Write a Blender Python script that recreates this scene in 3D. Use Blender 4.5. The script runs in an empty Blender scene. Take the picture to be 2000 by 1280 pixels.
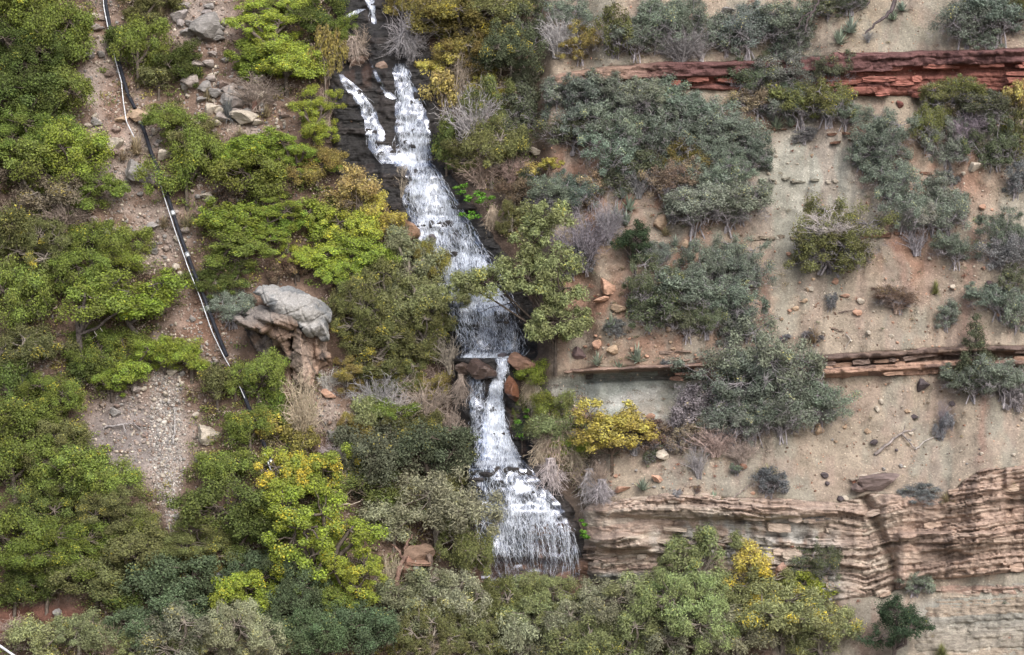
import bpy, bmesh, math
import numpy as np
from mathutils import Vector, Matrix

# ------------------------------------------------------------------ camera, sky, sun, exposure
scene = bpy.context.scene
col = scene.collection
CAM = np.array([0.0, -139.0, 14.6])
PITCH = math.radians(6.0)                      # camera looks slightly down
FPX = 4667.0                                   # focal length in photo pixels (photo is 2000 px wide)
cam_data = bpy.data.cameras.new('camera')
cam_data.sensor_width = 36.0
cam_data.lens = FPX / 2000.0 * 36.0
cam_data.clip_start = 1.0
cam_data.clip_end = 2000.0
cam = bpy.data.objects.new('camera', cam_data)
col.objects.link(cam)
cam.location = CAM
cam.rotation_euler = (math.pi / 2 - PITCH, 0, 0)
scene.camera = cam

SUN_ELEV, SUN_AZ = math.radians(43), math.radians(158)     # azimuth clockwise from +Y: behind the camera, to its right
world = bpy.data.worlds.new('World')
scene.world = world
world.use_nodes = True
wn, wl = world.node_tree.nodes, world.node_tree.links
for n in list(wn): wn.remove(n)
w_out = wn.new('ShaderNodeOutputWorld')
w_bg = wn.new('ShaderNodeBackground')
w_sky = wn.new('ShaderNodeTexSky')
w_sky.sky_type = 'NISHITA'
w_sky.sun_disc = False
w_sky.sun_elevation = SUN_ELEV
w_sky.sun_rotation = SUN_AZ
w_sky.dust_density = 4.0
w_sat = wn.new('ShaderNodeHueSaturation')
w_sat.inputs['Saturation'].default_value = 0.6          # thin even cloud: a greyer sky
wl.new(w_sky.outputs[0], w_sat.inputs['Color'])
wl.new(w_sat.outputs[0], w_bg.inputs['Color'])
w_bg.inputs['Strength'].default_value = 0.15
wl.new(w_bg.outputs[0], w_out.inputs['Surface'])

sun_data = bpy.data.lights.new('sun', 'SUN')
sun_data.energy = 1.25
sun_data.angle = math.radians(36)
sun_data.color = (1.0, 0.96, 0.9)
sun = bpy.data.objects.new('sun', sun_data)
col.objects.link(sun)
sd = Vector((math.sin(SUN_AZ) * math.cos(SUN_ELEV), math.cos(SUN_AZ) * math.cos(SUN_ELEV), math.sin(SUN_ELEV)))
sun.rotation_euler = sd.to_track_quat('Z', 'Y').to_euler()

scene.view_settings.view_transform = 'Standard'
scene.view_settings.look = 'None'
scene.view_settings.gamma = 1.0
scene.view_settings.exposure = 0.88
scene.view_settings.use_curve_mapping = False
scene.render.engine = 'CYCLES'
scene.cycles.max_bounces = 6
scene.cycles.diffuse_bounces = 3
scene.cycles.glossy_bounces = 2
scene.cycles.transmission_bounces = 4
scene.cycles.transparent_max_bounces = 16

# ------------------------------------------------------------------ numeric helpers
def hash2(ix, iy, seed):
    h = (ix.astype(np.int64) * 374761393 + iy.astype(np.int64) * 668265263 + seed * 974634777) & 0xFFFFFFFF
    h = ((h ^ (h >> 13)) * 1274126177) & 0xFFFFFFFF
    h = (h ^ (h >> 16)) & 0xFFFFFFFF
    return h.astype(np.float64) / 4294967295.0

def vnoise(x, y, seed=0):
    x = np.asarray(x, float); y = np.asarray(y, float)
    x, y = np.broadcast_arrays(x, y)
    ix, iy = np.floor(x), np.floor(y)
    fx, fy = x - ix, y - iy
    fx = fx * fx * (3 - 2 * fx); fy = fy * fy * (3 - 2 * fy)
    a = hash2(ix, iy, seed); b = hash2(ix + 1, iy, seed)
    c = hash2(ix, iy + 1, seed); d = hash2(ix + 1, iy + 1, seed)
    return (a + (b - a) * fx) * (1 - fy) + (c + (d - c) * fx) * fy

def fbm(x, y, seed=0, octv=4):
    s, a, t = 0.0, 0.5, 0.0
    for k in range(octv):
        s = s + a * vnoise(np.asarray(x) * 2 ** k, np.asarray(y) * 2 ** k, seed + k * 17); t += a; a *= 0.5
    return s / t

def sm(a, b, x):
    t = np.clip((np.asarray(x, float) - a) / (b - a), 0, 1)
    return t * t * (3 - 2 * t)

def band(lo, hi, x, soft):
    return sm(lo - soft, lo + soft, x) * (1 - sm(hi - soft, hi + soft, x))

def ell(u, v, cx, cy, rx, ry, soft=0.35):
    d = np.sqrt(((u - cx) / rx) ** 2 + ((v - cy) / ry) ** 2)
    return 1 - sm(1 - soft, 1 + soft, d)

def mesh_np(name, V, quads=None, tris=None, smooth=False):
    me = bpy.data.meshes.new(name)
    V = np.asarray(V, np.float32)
    q = np.zeros((0, 4), np.int32) if quads is None else np.asarray(quads, np.int32)
    t = np.zeros((0, 3), np.int32) if tris is None else np.asarray(tris, np.int32)
    me.vertices.add(len(V)); me.vertices.foreach_set('co', V.ravel())
    loops = np.concatenate([q.ravel(), t.ravel()])
    me.loops.add(len(loops)); me.loops.foreach_set('vertex_index', loops)
    starts = np.concatenate([np.arange(len(q)) * 4, len(q) * 4 + np.arange(len(t)) * 3]).astype(np.int32)
    me.polygons.add(len(starts)); me.polygons.foreach_set('loop_start', starts)
    if smooth:
        me.polygons.foreach_set('use_smooth', np.ones(len(starts), bool))
    me.update(calc_edges=True)
    return me

def attr(me, name, kind, domain, data):
    a = me.attributes.new(name, kind, domain)
    key = {'FLOAT': 'value', 'FLOAT_VECTOR': 'vector', 'FLOAT_COLOR': 'color'}[kind]
    a.data.foreach_set(key, np.asarray(data, np.float32).ravel())

def rgba(c):
    c = np.asarray(c, float)
    return np.concatenate([c, np.ones(c.shape[:-1] + (1,))], -1)

def add(name, me, mat=None, parent=None):
    o = bpy.data.objects.new(name, me)
    col.objects.link(o)
    if mat is not None and me is not None and len(me.materials) == 0: me.materials.append(mat)
    if parent is not None: o.parent = parent
    return o

LABELS = {}
def tag(o, label=None, cat=None, group=None, kind=None):
    if label: o['label'] = label
    if cat: o['category'] = cat
    if group: o['group'] = group
    if kind: o['kind'] = kind
    return o

RIGHT = np.array([1.0, 0, 0])
FWD = np.array([0, math.cos(PITCH), -math.sin(PITCH)])
UP = np.array([0, math.sin(PITCH), math.cos(PITCH)])

def place(u, v, Y):
    """a direction through a photo pixel, taken to the world depth Y that the hillside has there"""
    u = np.asarray(u, float); v = np.asarray(v, float); Y = np.asarray(Y, float)
    d = RIGHT * (u[..., None] - 1000) + UP * (640 - v[..., None]) + FWD * FPX
    t = (Y - CAM[1]) / d[..., 1]
    return CAM + d * t[..., None]

# ------------------------------------------------------------------ materials
def new_mat(name):
    m = bpy.data.materials.new(name); m.use_nodes = True
    nt = m.node_tree
    for n in list(nt.nodes): nt.nodes.remove(n)
    out = nt.nodes.new('ShaderNodeOutputMaterial')
    return m, nt, out

def nd(nt, kind, **inp):
    n = nt.nodes.new(kind)
    for k, v in inp.items():
        k2 = k.replace('_', ' ')
        if k2 in n.inputs: n.inputs[k2].default_value = v
        else: setattr(n, k, v)
    return n

def mathn(nt, op, a=None, b=None, clamp=False):
    n = nt.nodes.new('ShaderNodeMath'); n.operation = op; n.use_clamp = clamp
    for i, x in enumerate((a, b)):
        if x is None: continue
        if isinstance(x, (int, float)): n.inputs[i].default_value = x
        else: nt.links.new(x, n.inputs[i])
    return n.outputs[0]

def maprange(nt, x, a, b, c, d):
    n = nt.nodes.new('ShaderNodeMapRange')
    for i, val in zip((1, 2, 3, 4), (a, b, c, d)): n.inputs[i].default_value = val
    nt.links.new(x, n.inputs[0]); return n.outputs[0]

def scalecol(nt, c, f):
    n = nt.nodes.new('ShaderNodeVectorMath'); n.operation = 'SCALE'
    nt.links.new(c, n.inputs[0]); nt.links.new(f, n.inputs['Scale']); return n.outputs[0]

def ground_material(name, strata=False, wet=False):
    m, nt, out = new_mat(name)
    a = nd(nt, 'ShaderNodeAttribute', attribute_name='col')
    geo = nd(nt, 'ShaderNodeNewGeometry')
    p = geo.outputs['Position']
    n1 = nd(nt, 'ShaderNodeTexNoise', Scale=1.1, Detail=8.0, Roughness=0.65); nt.links.new(p, n1.inputs['Vector'])
    n2 = nd(nt, 'ShaderNodeTexNoise', Scale=9.0, Detail=5.0, Roughness=0.7); nt.links.new(p, n2.inputs['Vector'])
    f = mathn(nt, 'MULTIPLY', maprange(nt, n1.outputs[0], 0.3, 0.7, 0.78, 1.24), maprange(nt, n2.outputs[0], 0.3, 0.7, 0.72, 1.3))
    if strata:
        mp = nd(nt, 'ShaderNodeMapping'); mp.inputs['Scale'].default_value = (0.7, 0.7, 8.5); nt.links.new(p, mp.inputs['Vector'])
        n3 = nd(nt, 'ShaderNodeTexNoise', Scale=1.0, Detail=6.0, Roughness=0.68, Distortion=0.4); nt.links.new(mp.outputs[0], n3.inputs['Vector'])
        f = mathn(nt, 'MULTIPLY', f, maprange(nt, n3.outputs[0], 0.32, 0.68, 0.62, 1.32))
        hgt = mathn(nt, 'ADD', mathn(nt, 'MULTIPLY', n3.outputs[0], 1.4), mathn(nt, 'MULTIPLY', n2.outputs[0], 0.5))
    else:
        vo = nd(nt, 'ShaderNodeTexVoronoi', Scale=6.0, Randomness=1.0); nt.links.new(p, vo.inputs['Vector'])
        # pale chips lying in the soil: some cells carry one
        chip = mathn(nt, 'MULTIPLY', mathn(nt, 'LESS_THAN', vo.outputs['Distance'], 0.30),
                     mathn(nt, 'GREATER_THAN', nd_sep(nt, vo.outputs['Color']), 0.72))
        f = mathn(nt, 'MULTIPLY', f, mathn(nt, 'ADD', 1.0, mathn(nt, 'MULTIPLY', chip, 0.42)))
        hgt = mathn(nt, 'ADD', mathn(nt, 'MULTIPLY', n2.outputs[0], 0.6), mathn(nt, 'ADD', n1.outputs[0], mathn(nt, 'MULTIPLY', chip, 0.25)))
    c = scalecol(nt, a.outputs['Color'], f)
    b = nd(nt, 'ShaderNodeBsdfPrincipled', Roughness=0.45 if wet else 0.95)
    b.inputs['Specular IOR Level'].default_value = 0.5 if wet else 0.15
    nt.links.new(c, b.inputs['Base Color'])
    bp = nd(nt, 'ShaderNodeBump', Strength=0.9, Distance=0.12); nt.links.new(hgt, bp.inputs['Height'])
    nt.links.new(bp.outputs[0], b.inputs['Normal'])
    nt.links.new(b.outputs[0], out.inputs[0])
    return m

def nd_sep(nt, c):
    s = nt.nodes.new('ShaderNodeSeparateColor'); nt.links.new(c, s.inputs[0]); return s.outputs[0]

def leaf_material(name, use_attr=False):
    m, nt, out = new_mat(name)
    r = nd(nt, 'ShaderNodeAttribute', attribute_name='rnd').outputs['Fac']
    if use_attr:
        base = nd(nt, 'ShaderNodeAttribute', attribute_name='col').outputs['Color']
        c = base; clp = r
    else:
        oi = nd(nt, 'ShaderNodeObjectInfo')
        clp = nd(nt, 'ShaderNodeAttribute', attribute_name='clp').outputs['Fac']
        k = mathn(nt, 'ADD', mathn(nt, 'MULTIPLY', clp, 0.75), mathn(nt, 'MULTIPLY', r, 0.25))
        thr = mathn(nt, 'SUBTRACT', 1.0, oi.outputs['Alpha'])
        fac = maprange(nt, mathn(nt, 'SUBTRACT', k, thr), -0.08, 0.08, 0.0, 1.0)
        mx = nd(nt, 'ShaderNodeMix', data_type='RGBA')
        nt.links.new(fac, mx.inputs[0]); nt.links.new(oi.outputs['Color'], mx.inputs[6])
        mx.inputs[7].default_value = (0.46, 0.34, 0.06, 1)
        c = mx.outputs[2]
    hs = nd(nt, 'ShaderNodeHueSaturation')
    nt.links.new(c, hs.inputs['Color'])
    nt.links.new(maprange(nt, clp, 0, 1, 0.482, 0.512), hs.inputs['Hue'])
    nt.links.new(maprange(nt, r, 0, 1, 0.82, 1.05), hs.inputs['Saturation'])
    nt.links.new(mathn(nt, 'MULTIPLY', maprange(nt, r, 0, 1, 0.62, 1.42), maprange(nt, clp, 0, 1, 0.8, 1.2)), hs.inputs['Value'])
    d = nd(nt, 'ShaderNodeBsdfDiffuse'); t = nd(nt, 'ShaderNodeBsdfTranslucent')
    nt.links.new(hs.outputs[0], d.inputs[0]); nt.links.new(hs.outputs[0], t.inputs[0])
    ms = nd(nt, 'ShaderNodeMixShader'); ms.inputs[0].default_value = 0.28
    nt.links.new(d.outputs[0], ms.inputs[1]); nt.links.new(t.outputs[0], ms.inputs[2])
    nt.links.new(ms.outputs[0], out.inputs[0])
    return m

def bark_material(name):
    m, nt, out = new_mat(name)
    oi = nd(nt, 'ShaderNodeObjectInfo')
    geo = nd(nt, 'ShaderNodeNewGeometry')
    n = nd(nt, 'ShaderNodeTexNoise', Scale=5.0, Detail=5.0); nt.links.new(geo.outputs['Position'], n.inputs['Vector'])
    c = scalecol(nt, oi.outputs['Color'], maprange(nt, n.outputs[0], 0.3, 0.7, 0.55, 1.4))
    d = nd(nt, 'ShaderNodeBsdfDiffuse'); nt.links.new(c, d.inputs[0]); nt.links.new(d.outputs[0], out.inputs[0])
    return m

def rock_material(name, wet=False):
    m, nt, out = new_mat(name)
    oi = nd(nt, 'ShaderNodeObjectInfo')
    geo = nd(nt, 'ShaderNodeNewGeometry'); p = geo.outputs['Position']
    n1 = nd(nt, 'ShaderNodeTexNoise', Scale=2.2, Detail=8.0, Roughness=0.7); nt.links.new(p, n1.inputs['Vector'])
    mp = nd(nt, 'ShaderNodeMapping'); mp.inputs['Scale'].default_value = (1.5, 1.5, 9.0); mp.inputs['Rotation'].default_value = (0.25, 0.3, 0)
    nt.links.new(p, mp.inputs['Vector'])
    n2 = nd(nt, 'ShaderNodeTexNoise', Scale=1.4, Detail=6.0, Roughness=0.7); nt.links.new(mp.outputs[0], n2.inputs['Vector'])
    f = mathn(nt, 'MULTIPLY', maprange(nt, n1.outputs[0], 0.3, 0.7, 0.7, 1.3), maprange(nt, n2.outputs[0], 0.3, 0.7, 0.72, 1.25))
    c = scalecol(nt, oi.outputs['Color'], f)
    b = nd(nt, 'ShaderNodeBsdfPrincipled', Roughness=0.4 if wet else 0.9)
    b.inputs['Specular IOR Level'].default_value = 0.5 if wet else 0.2
    nt.links.new(c, b.inputs['Base Color'])
    bp = nd(nt, 'ShaderNodeBump', Strength=0.8, Distance=0.08)
    nt.links.new(mathn(nt, 'ADD', n1.outputs[0], n2.outputs[0]), bp.inputs['Height'])
    nt.links.new(bp.outputs[0], b.inputs['Normal'])
    nt.links.new(b.outputs[0], out.inputs[0])
    return m

def water_sheet_material():
    m, nt, out = new_mat('falling_water')
    fl = nd(nt, 'ShaderNodeAttribute', attribute_name='flow').outputs['Vector']
    sep = nd(nt, 'ShaderNodeSeparateXYZ'); nt.links.new(fl, sep.inputs[0])
    mp = nd(nt, 'ShaderNodeMapping'); mp.inputs['Scale'].default_value = (13.0, 3.2, 1.0); nt.links.new(fl, mp.inputs['Vector'])
    n1 = nd(nt, 'ShaderNodeTexNoise', Scale=1.0, Detail=7.0, Roughness=0.75, Distortion=1.1); nt.links.new(mp.outputs[0], n1.inputs['Vector'])
    mp2 = nd(nt, 'ShaderNodeMapping'); mp2.inputs['Scale'].default_value = (1.3, 0.55, 1.0); nt.links.new(fl, mp2.inputs['Vector'])
    n2 = nd(nt, 'ShaderNodeTexNoise', Scale=1.0, Detail=3.0, Roughness=0.6); nt.links.new(mp2.outputs[0], n2.inputs['Vector'])
    s = mathn(nt, 'ADD', mathn(nt, 'MULTIPLY', n1.outputs[0], 0.74), mathn(nt, 'MULTIPLY', n2.outputs[0], 0.26))
    s = mathn(nt, 'ADD', s, mathn(nt, 'MULTIPLY', mathn(nt, 'SUBTRACT', sep.outputs['Z'], 0.5), 0.27))   # Z: how full the water runs there
    f = maprange(nt, s, 0.47, 0.64, 0.0, 0.96)
    d = nd(nt, 'ShaderNodeBsdfDiffuse'); d.inputs[0].default_value = (0.78, 0.84, 0.95, 1)
    tl = nd(nt, 'ShaderNodeBsdfTranslucent'); tl.inputs[0].default_value = (0.82, 0.86, 0.93, 1)
    foam = nd(nt, 'ShaderNodeMixShader'); foam.inputs[0].default_value = 0.25
    nt.links.new(d.outputs[0], foam.inputs[1]); nt.links.new(tl.outputs[0], foam.inputs[2])
    tr = nd(nt, 'ShaderNodeBsdfTransparent'); tr.inputs[0].default_value = (0.86, 0.91, 1.0, 1)
    gl = nd(nt, 'ShaderNodeBsdfGlossy', Roughness=0.25); gl.inputs[0].default_value = (0.8, 0.85, 1, 1)
    clear = nd(nt, 'ShaderNodeMixShader'); clear.inputs[0].default_value = 0.16
    nt.links.new(tr.outputs[0], clear.inputs[1]); nt.links.new(gl.outputs[0], clear.inputs[2])
    mx = nd(nt, 'ShaderNodeMixShader')
    nt.links.new(f, mx.inputs[0]); nt.links.new(clear.outputs[0], mx.inputs[1]); nt.links.new(foam.outputs[0], mx.inputs[2])
    nt.links.new(mx.outputs[0], out.inputs[0])
    return m

def plain(name, c, rough=0.6, spec=0.3, metal=0.0):
    m, nt, out = new_mat(name)
    geo = nd(nt, 'ShaderNodeNewGeometry')
    n = nd(nt, 'ShaderNodeTexNoise', Scale=3.0, Detail=5.0); nt.links.new(geo.outputs['Position'], n.inputs['Vector'])
    rgb = nd(nt, 'ShaderNodeRGB'); rgb.outputs[0].default_value = (*c, 1)
    cc = scalecol(nt, rgb.outputs[0], maprange(nt, n.outputs[0], 0.3, 0.7, 0.7, 1.25))
    b = nd(nt, 'ShaderNodeBsdfPrincipled', Roughness=rough, Metallic=metal)
    b.inputs['Specular IOR Level'].default_value = spec
    nt.links.new(cc, b.inputs['Base Color']); nt.links.new(b.outputs[0], out.inputs[0])
    return m

M_GROUND = ground_material('soil')
M_STRATA = ground_material('layered_rock', strata=True)
M_WET = ground_material('wet_rock', strata=True, wet=True)
M_LEAF = leaf_material('leaf')
M_LEAFC = leaf_material('ground_leaf', use_attr=True)
M_BARK = bark_material('bark')
M_ROCK = rock_material('stone')
M_ROCKWET = rock_material('wet_stone', wet=True)
M_WATER = water_sheet_material()
def strand_material():
    m, nt, out = new_mat('white_water')
    d = nd(nt, 'ShaderNodeBsdfDiffuse'); d.inputs[0].default_value = (.8, .85, .95, 1)
    tr = nd(nt, 'ShaderNodeBsdfTransparent')
    geo = nd(nt, 'ShaderNodeNewGeometry'); n = nd(nt, 'ShaderNodeTexNoise', Scale=7.0, Detail=4.0); nt.links.new(geo.outputs['Position'], n.inputs['Vector'])
    mx = nd(nt, 'ShaderNodeMixShader'); nt.links.new(maprange(nt, n.outputs[0], .35, .65, .2, .8), mx.inputs[0])
    nt.links.new(tr.outputs[0], mx.inputs[1]); nt.links.new(d.outputs[0], mx.inputs[2]); nt.links.new(mx.outputs[0], out.inputs[0])
    return m
M_FOAM = strand_material()
M_PIPE = plain('black_plastic', (0.02, 0.022, 0.03), 0.7, 0.2)
M_WHITE = plain('white_plastic', (0.58, 0.6, 0.64), 0.5, 0.4)
M_METAL = plain('grey_metal', (0.5, 0.52, 0.55), 0.35, 0.5, 0.6)

# ------------------------------------------------------------------ the hillside
def C(xs, ys): return lambda u: np.interp(u, xs, ys)
cliff_top = C([1120, 1150, 1290, 1500, 1640, 1700, 1850, 1885, 1920, 2060], [1000, 985, 966, 972, 982, 962, 972, 935, 918, 902])
cliff_bot = C([1120, 1300, 1480, 1620, 1730, 1800, 2000, 2060], [1140, 1135, 1145, 1175, 1165, 1135, 1118, 1110])
red_top = C([1040, 1200, 1300, 1480, 1640, 1800, 2060], [152, 128, 122, 118, 108, 100, 92])
red_bot = C([1040, 1200, 1300, 1480, 1640, 1800, 2060], [180, 168, 176, 178, 190, 188, 176])
mid_top = C([1070, 1200, 1390, 1600, 1760, 1880, 2060], [722, 716, 708, 694, 684, 676, 674])
mid_bot = C([1070, 1200, 1390, 1600, 1760, 1880, 2060], [758, 748, 742, 738, 734, 730, 726])
fall_c = C([-400, 0, 110, 330, 400, 500, 600, 690, 745, 905, 1000, 1140, 1300], [740, 725, 742, 762, 840, 905, 945, 960, 950, 970, 1010, 1030, 1030])
fall_w = C([-400, 0, 110, 330, 400, 500, 600, 690, 745, 905, 1000, 1140, 1300], [50, 50, 90, 98, 72, 75, 85, 80, 60, 70, 105, 115, 115])

us = np.concatenate([-60 - 12 * np.cumsum(1.13 ** np.arange(28))[::-1], np.arange(-60, 2061, 4.5), 2060 + 12 * np.cumsum(1.13 ** np.arange(28))])
vs = np.concatenate([-60 - 12 * np.cumsum(1.13 ** np.arange(26))[::-1], np.arange(-60, 1341, 3.5), 1340 + 10 * np.cumsum(1.12 ** np.arange(24))])
U, Vv = np.meshgrid(us, vs)                    # rows: v

def slope_field(u, v):
    """metres of depth gained per photo-pixel row going up"""
    S = 0.0165 * (0.75 + 0.5 * fbm(u / 260, v / 200, 5, 3))
    S = S + 0.010 * sm(1140, 1320, v)
    right = sm(1105, 1175, u)
    mc = band(cliff_top(u), cliff_bot(u), v, 7) * right
    S = S * (1 - mc) + -0.0008 * mc
    mr = band(red_top(u), red_bot(u), v, 5) * sm(1000, 1260, u)
    S = S * (1 - mr) + -0.001 * mr
    mm = band(mid_top(u), mid_bot(u), v, 4) * sm(1030, 1190, u) * (0.55 + 0.45 * sm(1560, 1620, u) + 0.45 * (1 - sm(1380, 1430, u)))
    S = S * (1 - mm) + -0.001 * mm
    # the watercourse: drops and pools
    prof = np.interp(v, [-400, 0, 60, 120, 128, 136, 142, 315, 322, 340, 346, 420, 426, 434, 440, 500, 507, 516, 522, 588, 594, 602, 610, 684, 690, 701, 706, 738, 748, 894, 901, 909, 915, 985, 989, 996, 1000, 1135, 1150, 1400],
                     [.016, .016, .012, .012, .10, .10, .003, .003, .07, .07, .006, .006, .06, .06, .006, .006, .07, .07, .006, .006, .06, .06, .003, .003, .17, .17, -.002, -.002, .004, .004, .2, .2, .004, .004, .03, .03, .0005, -.004, .02, .03])
    d = np.abs(u - fall_c(v)) / fall_w(v)
    mf = 1 - sm(0.75, 1.6, d)
    return S * (1 - mf) + prof * mf

# integrate from the bottom row upwards
Sg = slope_field(U, Vv)
dv = np.diff(vs)
seg = 0.5 * (Sg[1:] + Sg[:-1]) * dv[:, None]
Yg = np.zeros_like(U)
Yg[:-1] = np.cumsum(seg[::-1], 0)[::-1]
i0 = np.argmin(np.abs(vs - 1240))
Yg = Yg - Yg[i0:i0 + 1] - 9.0
d_fall = (U - fall_c(Vv))
Yg += 2.6 * np.exp(-(d_fall / 190.0) ** 2) * sm(200, 800, Vv)            # the stream lies in a gully
Yg += 1.5 * (fbm(U / 330 + 7, Vv / 330, 21, 3) - 0.5) * 2
rough = 0.55 * (fbm(U / 46, Vv / 40, 33, 5) - 0.5) * 2
rough *= np.where(U < 1000, 1.0, 0.7)
Yg += rough
# erosion rills running down the bare right slope
rill = np.abs(vnoise((U + 0.12 * Vv) / 22, Vv / 400, 61) - 0.5) * 2
Yg += 0.26 * (1 - sm(0.0, 0.4, rill)) * sm(1380, 1480, U) * fbm(U / 90, Vv / 120, 63, 2)
# grey chute between the shrubs is a smooth shallow trough
Yg += 0.5 * ell(U, Vv, 1570, 380, 95, 170, 0.5)
# below the mid ledge the shale is cut back under the caprock
Yg += 0.9 * ell(U, Vv, 1230, 765, 150, 32, 0.6)

def interp_grid(G, u, v):
    u = np.asarray(u, float); v = np.asarray(v, float)
    ui = np.clip(np.searchsorted(us, u) - 1, 0, len(us) - 2); vi = np.clip(np.searchsorted(vs, v) - 1, 0, len(vs) - 2)
    fu = np.clip((u - us[ui]) / (us[ui + 1] - us[ui]), 0, 1); fv = np.clip((v - vs[vi]) / (vs[vi + 1] - vs[vi]), 0, 1)
    return (G[vi, ui] * (1 - fu) + G[vi, ui + 1] * fu) * (1 - fv) + (G[vi + 1, ui] * (1 - fu) + G[vi + 1, ui + 1] * fu) * fv

def ground(u, v, out=0.0):
    """the hillside point seen at a photo pixel; out = metres it stands out towards the valley"""
    return place(u, v, interp_grid(Yg, u, v) - np.asarray(out))

def mpp(u, v):
    return (float(interp_grid(Yg, u, v)) - CAM[1]) / FPX     # metres per photo pixel there

TAN = np.array([0.245, 0.206, 0.164]); RED = np.array([0.20, 0.115, 0.083]); SOIL = np.array([0.165, 0.115, 0.09])
SCREE = np.array([0.27, 0.222, 0.195]); LITTER = np.array([0.085, 0.058, 0.044]); SHALE = np.array([0.255, 0.238, 0.196])
GREY = np.array([0.185, 0.195, 0.19]); WETC = np.array([0.030, 0.027, 0.028]); PINK = np.array([0.245, 0.185, 0.153])

BARE = [(200, 130, 40, 150), (262, 260, 60, 70), (250, 370, 55, 70), (280, 460, 90, 65), (405, 640, 60, 80), (290, 840, 95, 110), (325, 800, 40, 160),
        (430, 190, 75, 75), (400, 50, 60, 70), (80, 1215, 100, 32), (60, 720, 45, 45), (430, 370, 50, 60), (520, 240, 55, 60), (650, 800, 40, 50), (335, 1050, 18, 90)]
def bare_mask(u, v):
    m = np.zeros(np.broadcast(u, v).shape)
    for e in BARE: m = np.maximum(m, ell(u, v, *e, 0.4))
    return m

def lerp(a, b, t): return a + (b - a) * np.asarray(t)[..., None]

def ground_colour(u, v):
    n = fbm(u / 70, v / 55, 81, 4); n2 = fbm(u / 25, v / 25, 91, 3)
    c = np.broadcast_to(SOIL, u.shape + (3,)).copy()
    bm = bare_mask(u + 30 * (n - .5), v + 30 * (n - .5))
    c = lerp(c, LITTER, (1 - bm) * sm(0.35, 0.6, n2) * 0.8)
    c = lerp(c, SCREE, bm * sm(0.38, 0.62, n))
    c = lerp(c, np.array([.27, .24, .22]), ell(u, v, 325, 850, 32, 130, 0.5) * 0.85)
    c = lerp(c, np.array([.165, .148, .145]), ell(u, v, 240, 850, 80, 80, 0.5) * 0.8)
    c = lerp(c, RED * 0.8, ell(u, v, 225, 210, 25, 80, .6) * .6)
    c = lerp(c, RED * 0.75, ell(u, v, 390, 620, 45, 60, .6) * .7)
    c = lerp(c, LITTER * np.array([1.35, 1.0, 1.0]), ell(u, v, 80, 1215, 120, 40, 0.4))
    r = sm(1000, 1110, u + 60 * (n - .5))
    rc = np.broadcast_to(TAN, u.shape + (3,)).copy()
    rc = lerp(rc, PINK, sm(0.45, 0.65, n) * 0.3)
    rc = lerp(rc, RED, 0.85 * sm(0.3, 0.7, n2 * .4 + n * .6 + .1) * np.maximum.reduce([ell(u, v, 1230, 520, 210, 230, .5), ell(u, v, 1800, 330, 160, 70, .5), ell(u, v, 1450, 260, 160, 40, .5), ell(u, v, 1130, 330, 90, 60, .5), ell(u, v, 1780, 500, 60, 80, .6), ell(u, v, 1560, 250, 130, 25, .5)]))
    rc = lerp(rc, np.array([.27, .262, .228]), ell(u + 30 * (n2 - .5), v, 1575, 375, 105, 140, .35))
    rc = lerp(rc, np.array([.30, .315, .29]), ell(u, v + 10 * (n - .5), 1200, 778, 165, 52, .22))
    rc = lerp(rc, np.array([.40, .40, .38]), .8 * ell(u, v - 0.22 * (1260 - u), 1240, 772, 120, 12, .6))
    rc = lerp(rc, np.array([.20, .15, .12]), .75 * ell(u, v, 1350, 850, 170, 75, .5) * sm(.3, .6, n2))
    rc = lerp(rc, np.array([.30, .275, .235]), sm(1140, 1190, v) * sm(1760, 1840, u) * 0.8)
    rc = lerp(rc, np.array([.21, .215, .20]), ell(u, v + 20 * (n - .5), 1900, 1195, 110, 30, .5) * .8)
    rc = lerp(rc, TAN * np.array([1.05, 1.06, 1.02]), ell(u, v, 1720, 60, 330, 50, .4) * .7)
    rc = lerp(rc, LITTER * 1.5, sm(1130, 1200, v) * (1 - sm(1640, 1760, u)))
    m1 = fbm(u / 45 + 3, v / 90, 111, 4); m2 = fbm(u / 30, v / 70 + 9, 113, 4)
    rc = lerp(rc, np.array([.20, .195, .165]), .6 * sm(.5, .62, m1))
    rc = lerp(rc, np.array([.225, .165, .14]), .4 * sm(.54, .66, m2))
    for (x0, y0, x1, y1, wd) in ((1745, 470, 1775, 570, 12), (1905, 440, 1880, 680, 14), (1925, 770, 1915, 900, 8), (1840, 330, 1800, 450, 16), (1500, 520, 1490, 640, 12)):
        cx = x0 + (x1 - x0) * np.clip((v - y0) / (y1 - y0), 0, 1)
        rc = lerp(rc, np.array([.215, .13, .105]), .6 * np.exp(-((u + 16 * (n2 - .5) - cx) / wd) ** 2) * band(y0, y1, v, 15))
    c = c * (1 - r[..., None]) + rc * r[..., None]
    # banks and bed of the stream stay wet
    d = np.abs(u - fall_c(v)) / fall_w(v) + 0.5 * (n2 - .5)
    c = lerp(c, np.array([.075, .055, .045]), (1 - sm(1.2, 2.0, d)) * .75)
    c = lerp(c, np.array([.10, .075, .06]), .85 * ell(u, v + 40 * (n - .5), 1085, 890, 75, 120, .5))
    c = lerp(c, np.array([.085, .07, .06]), .7 * ell(u, v, 985, 330, 90, 110, .5))
    c = lerp(c, WETC, 1 - sm(0.85, 1.25, d))
    return np.clip(c * (0.92 + 0.16 * hash2(np.floor(u * 3), np.floor(v * 3), 3))[..., None], 0.01, 0.6)

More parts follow.
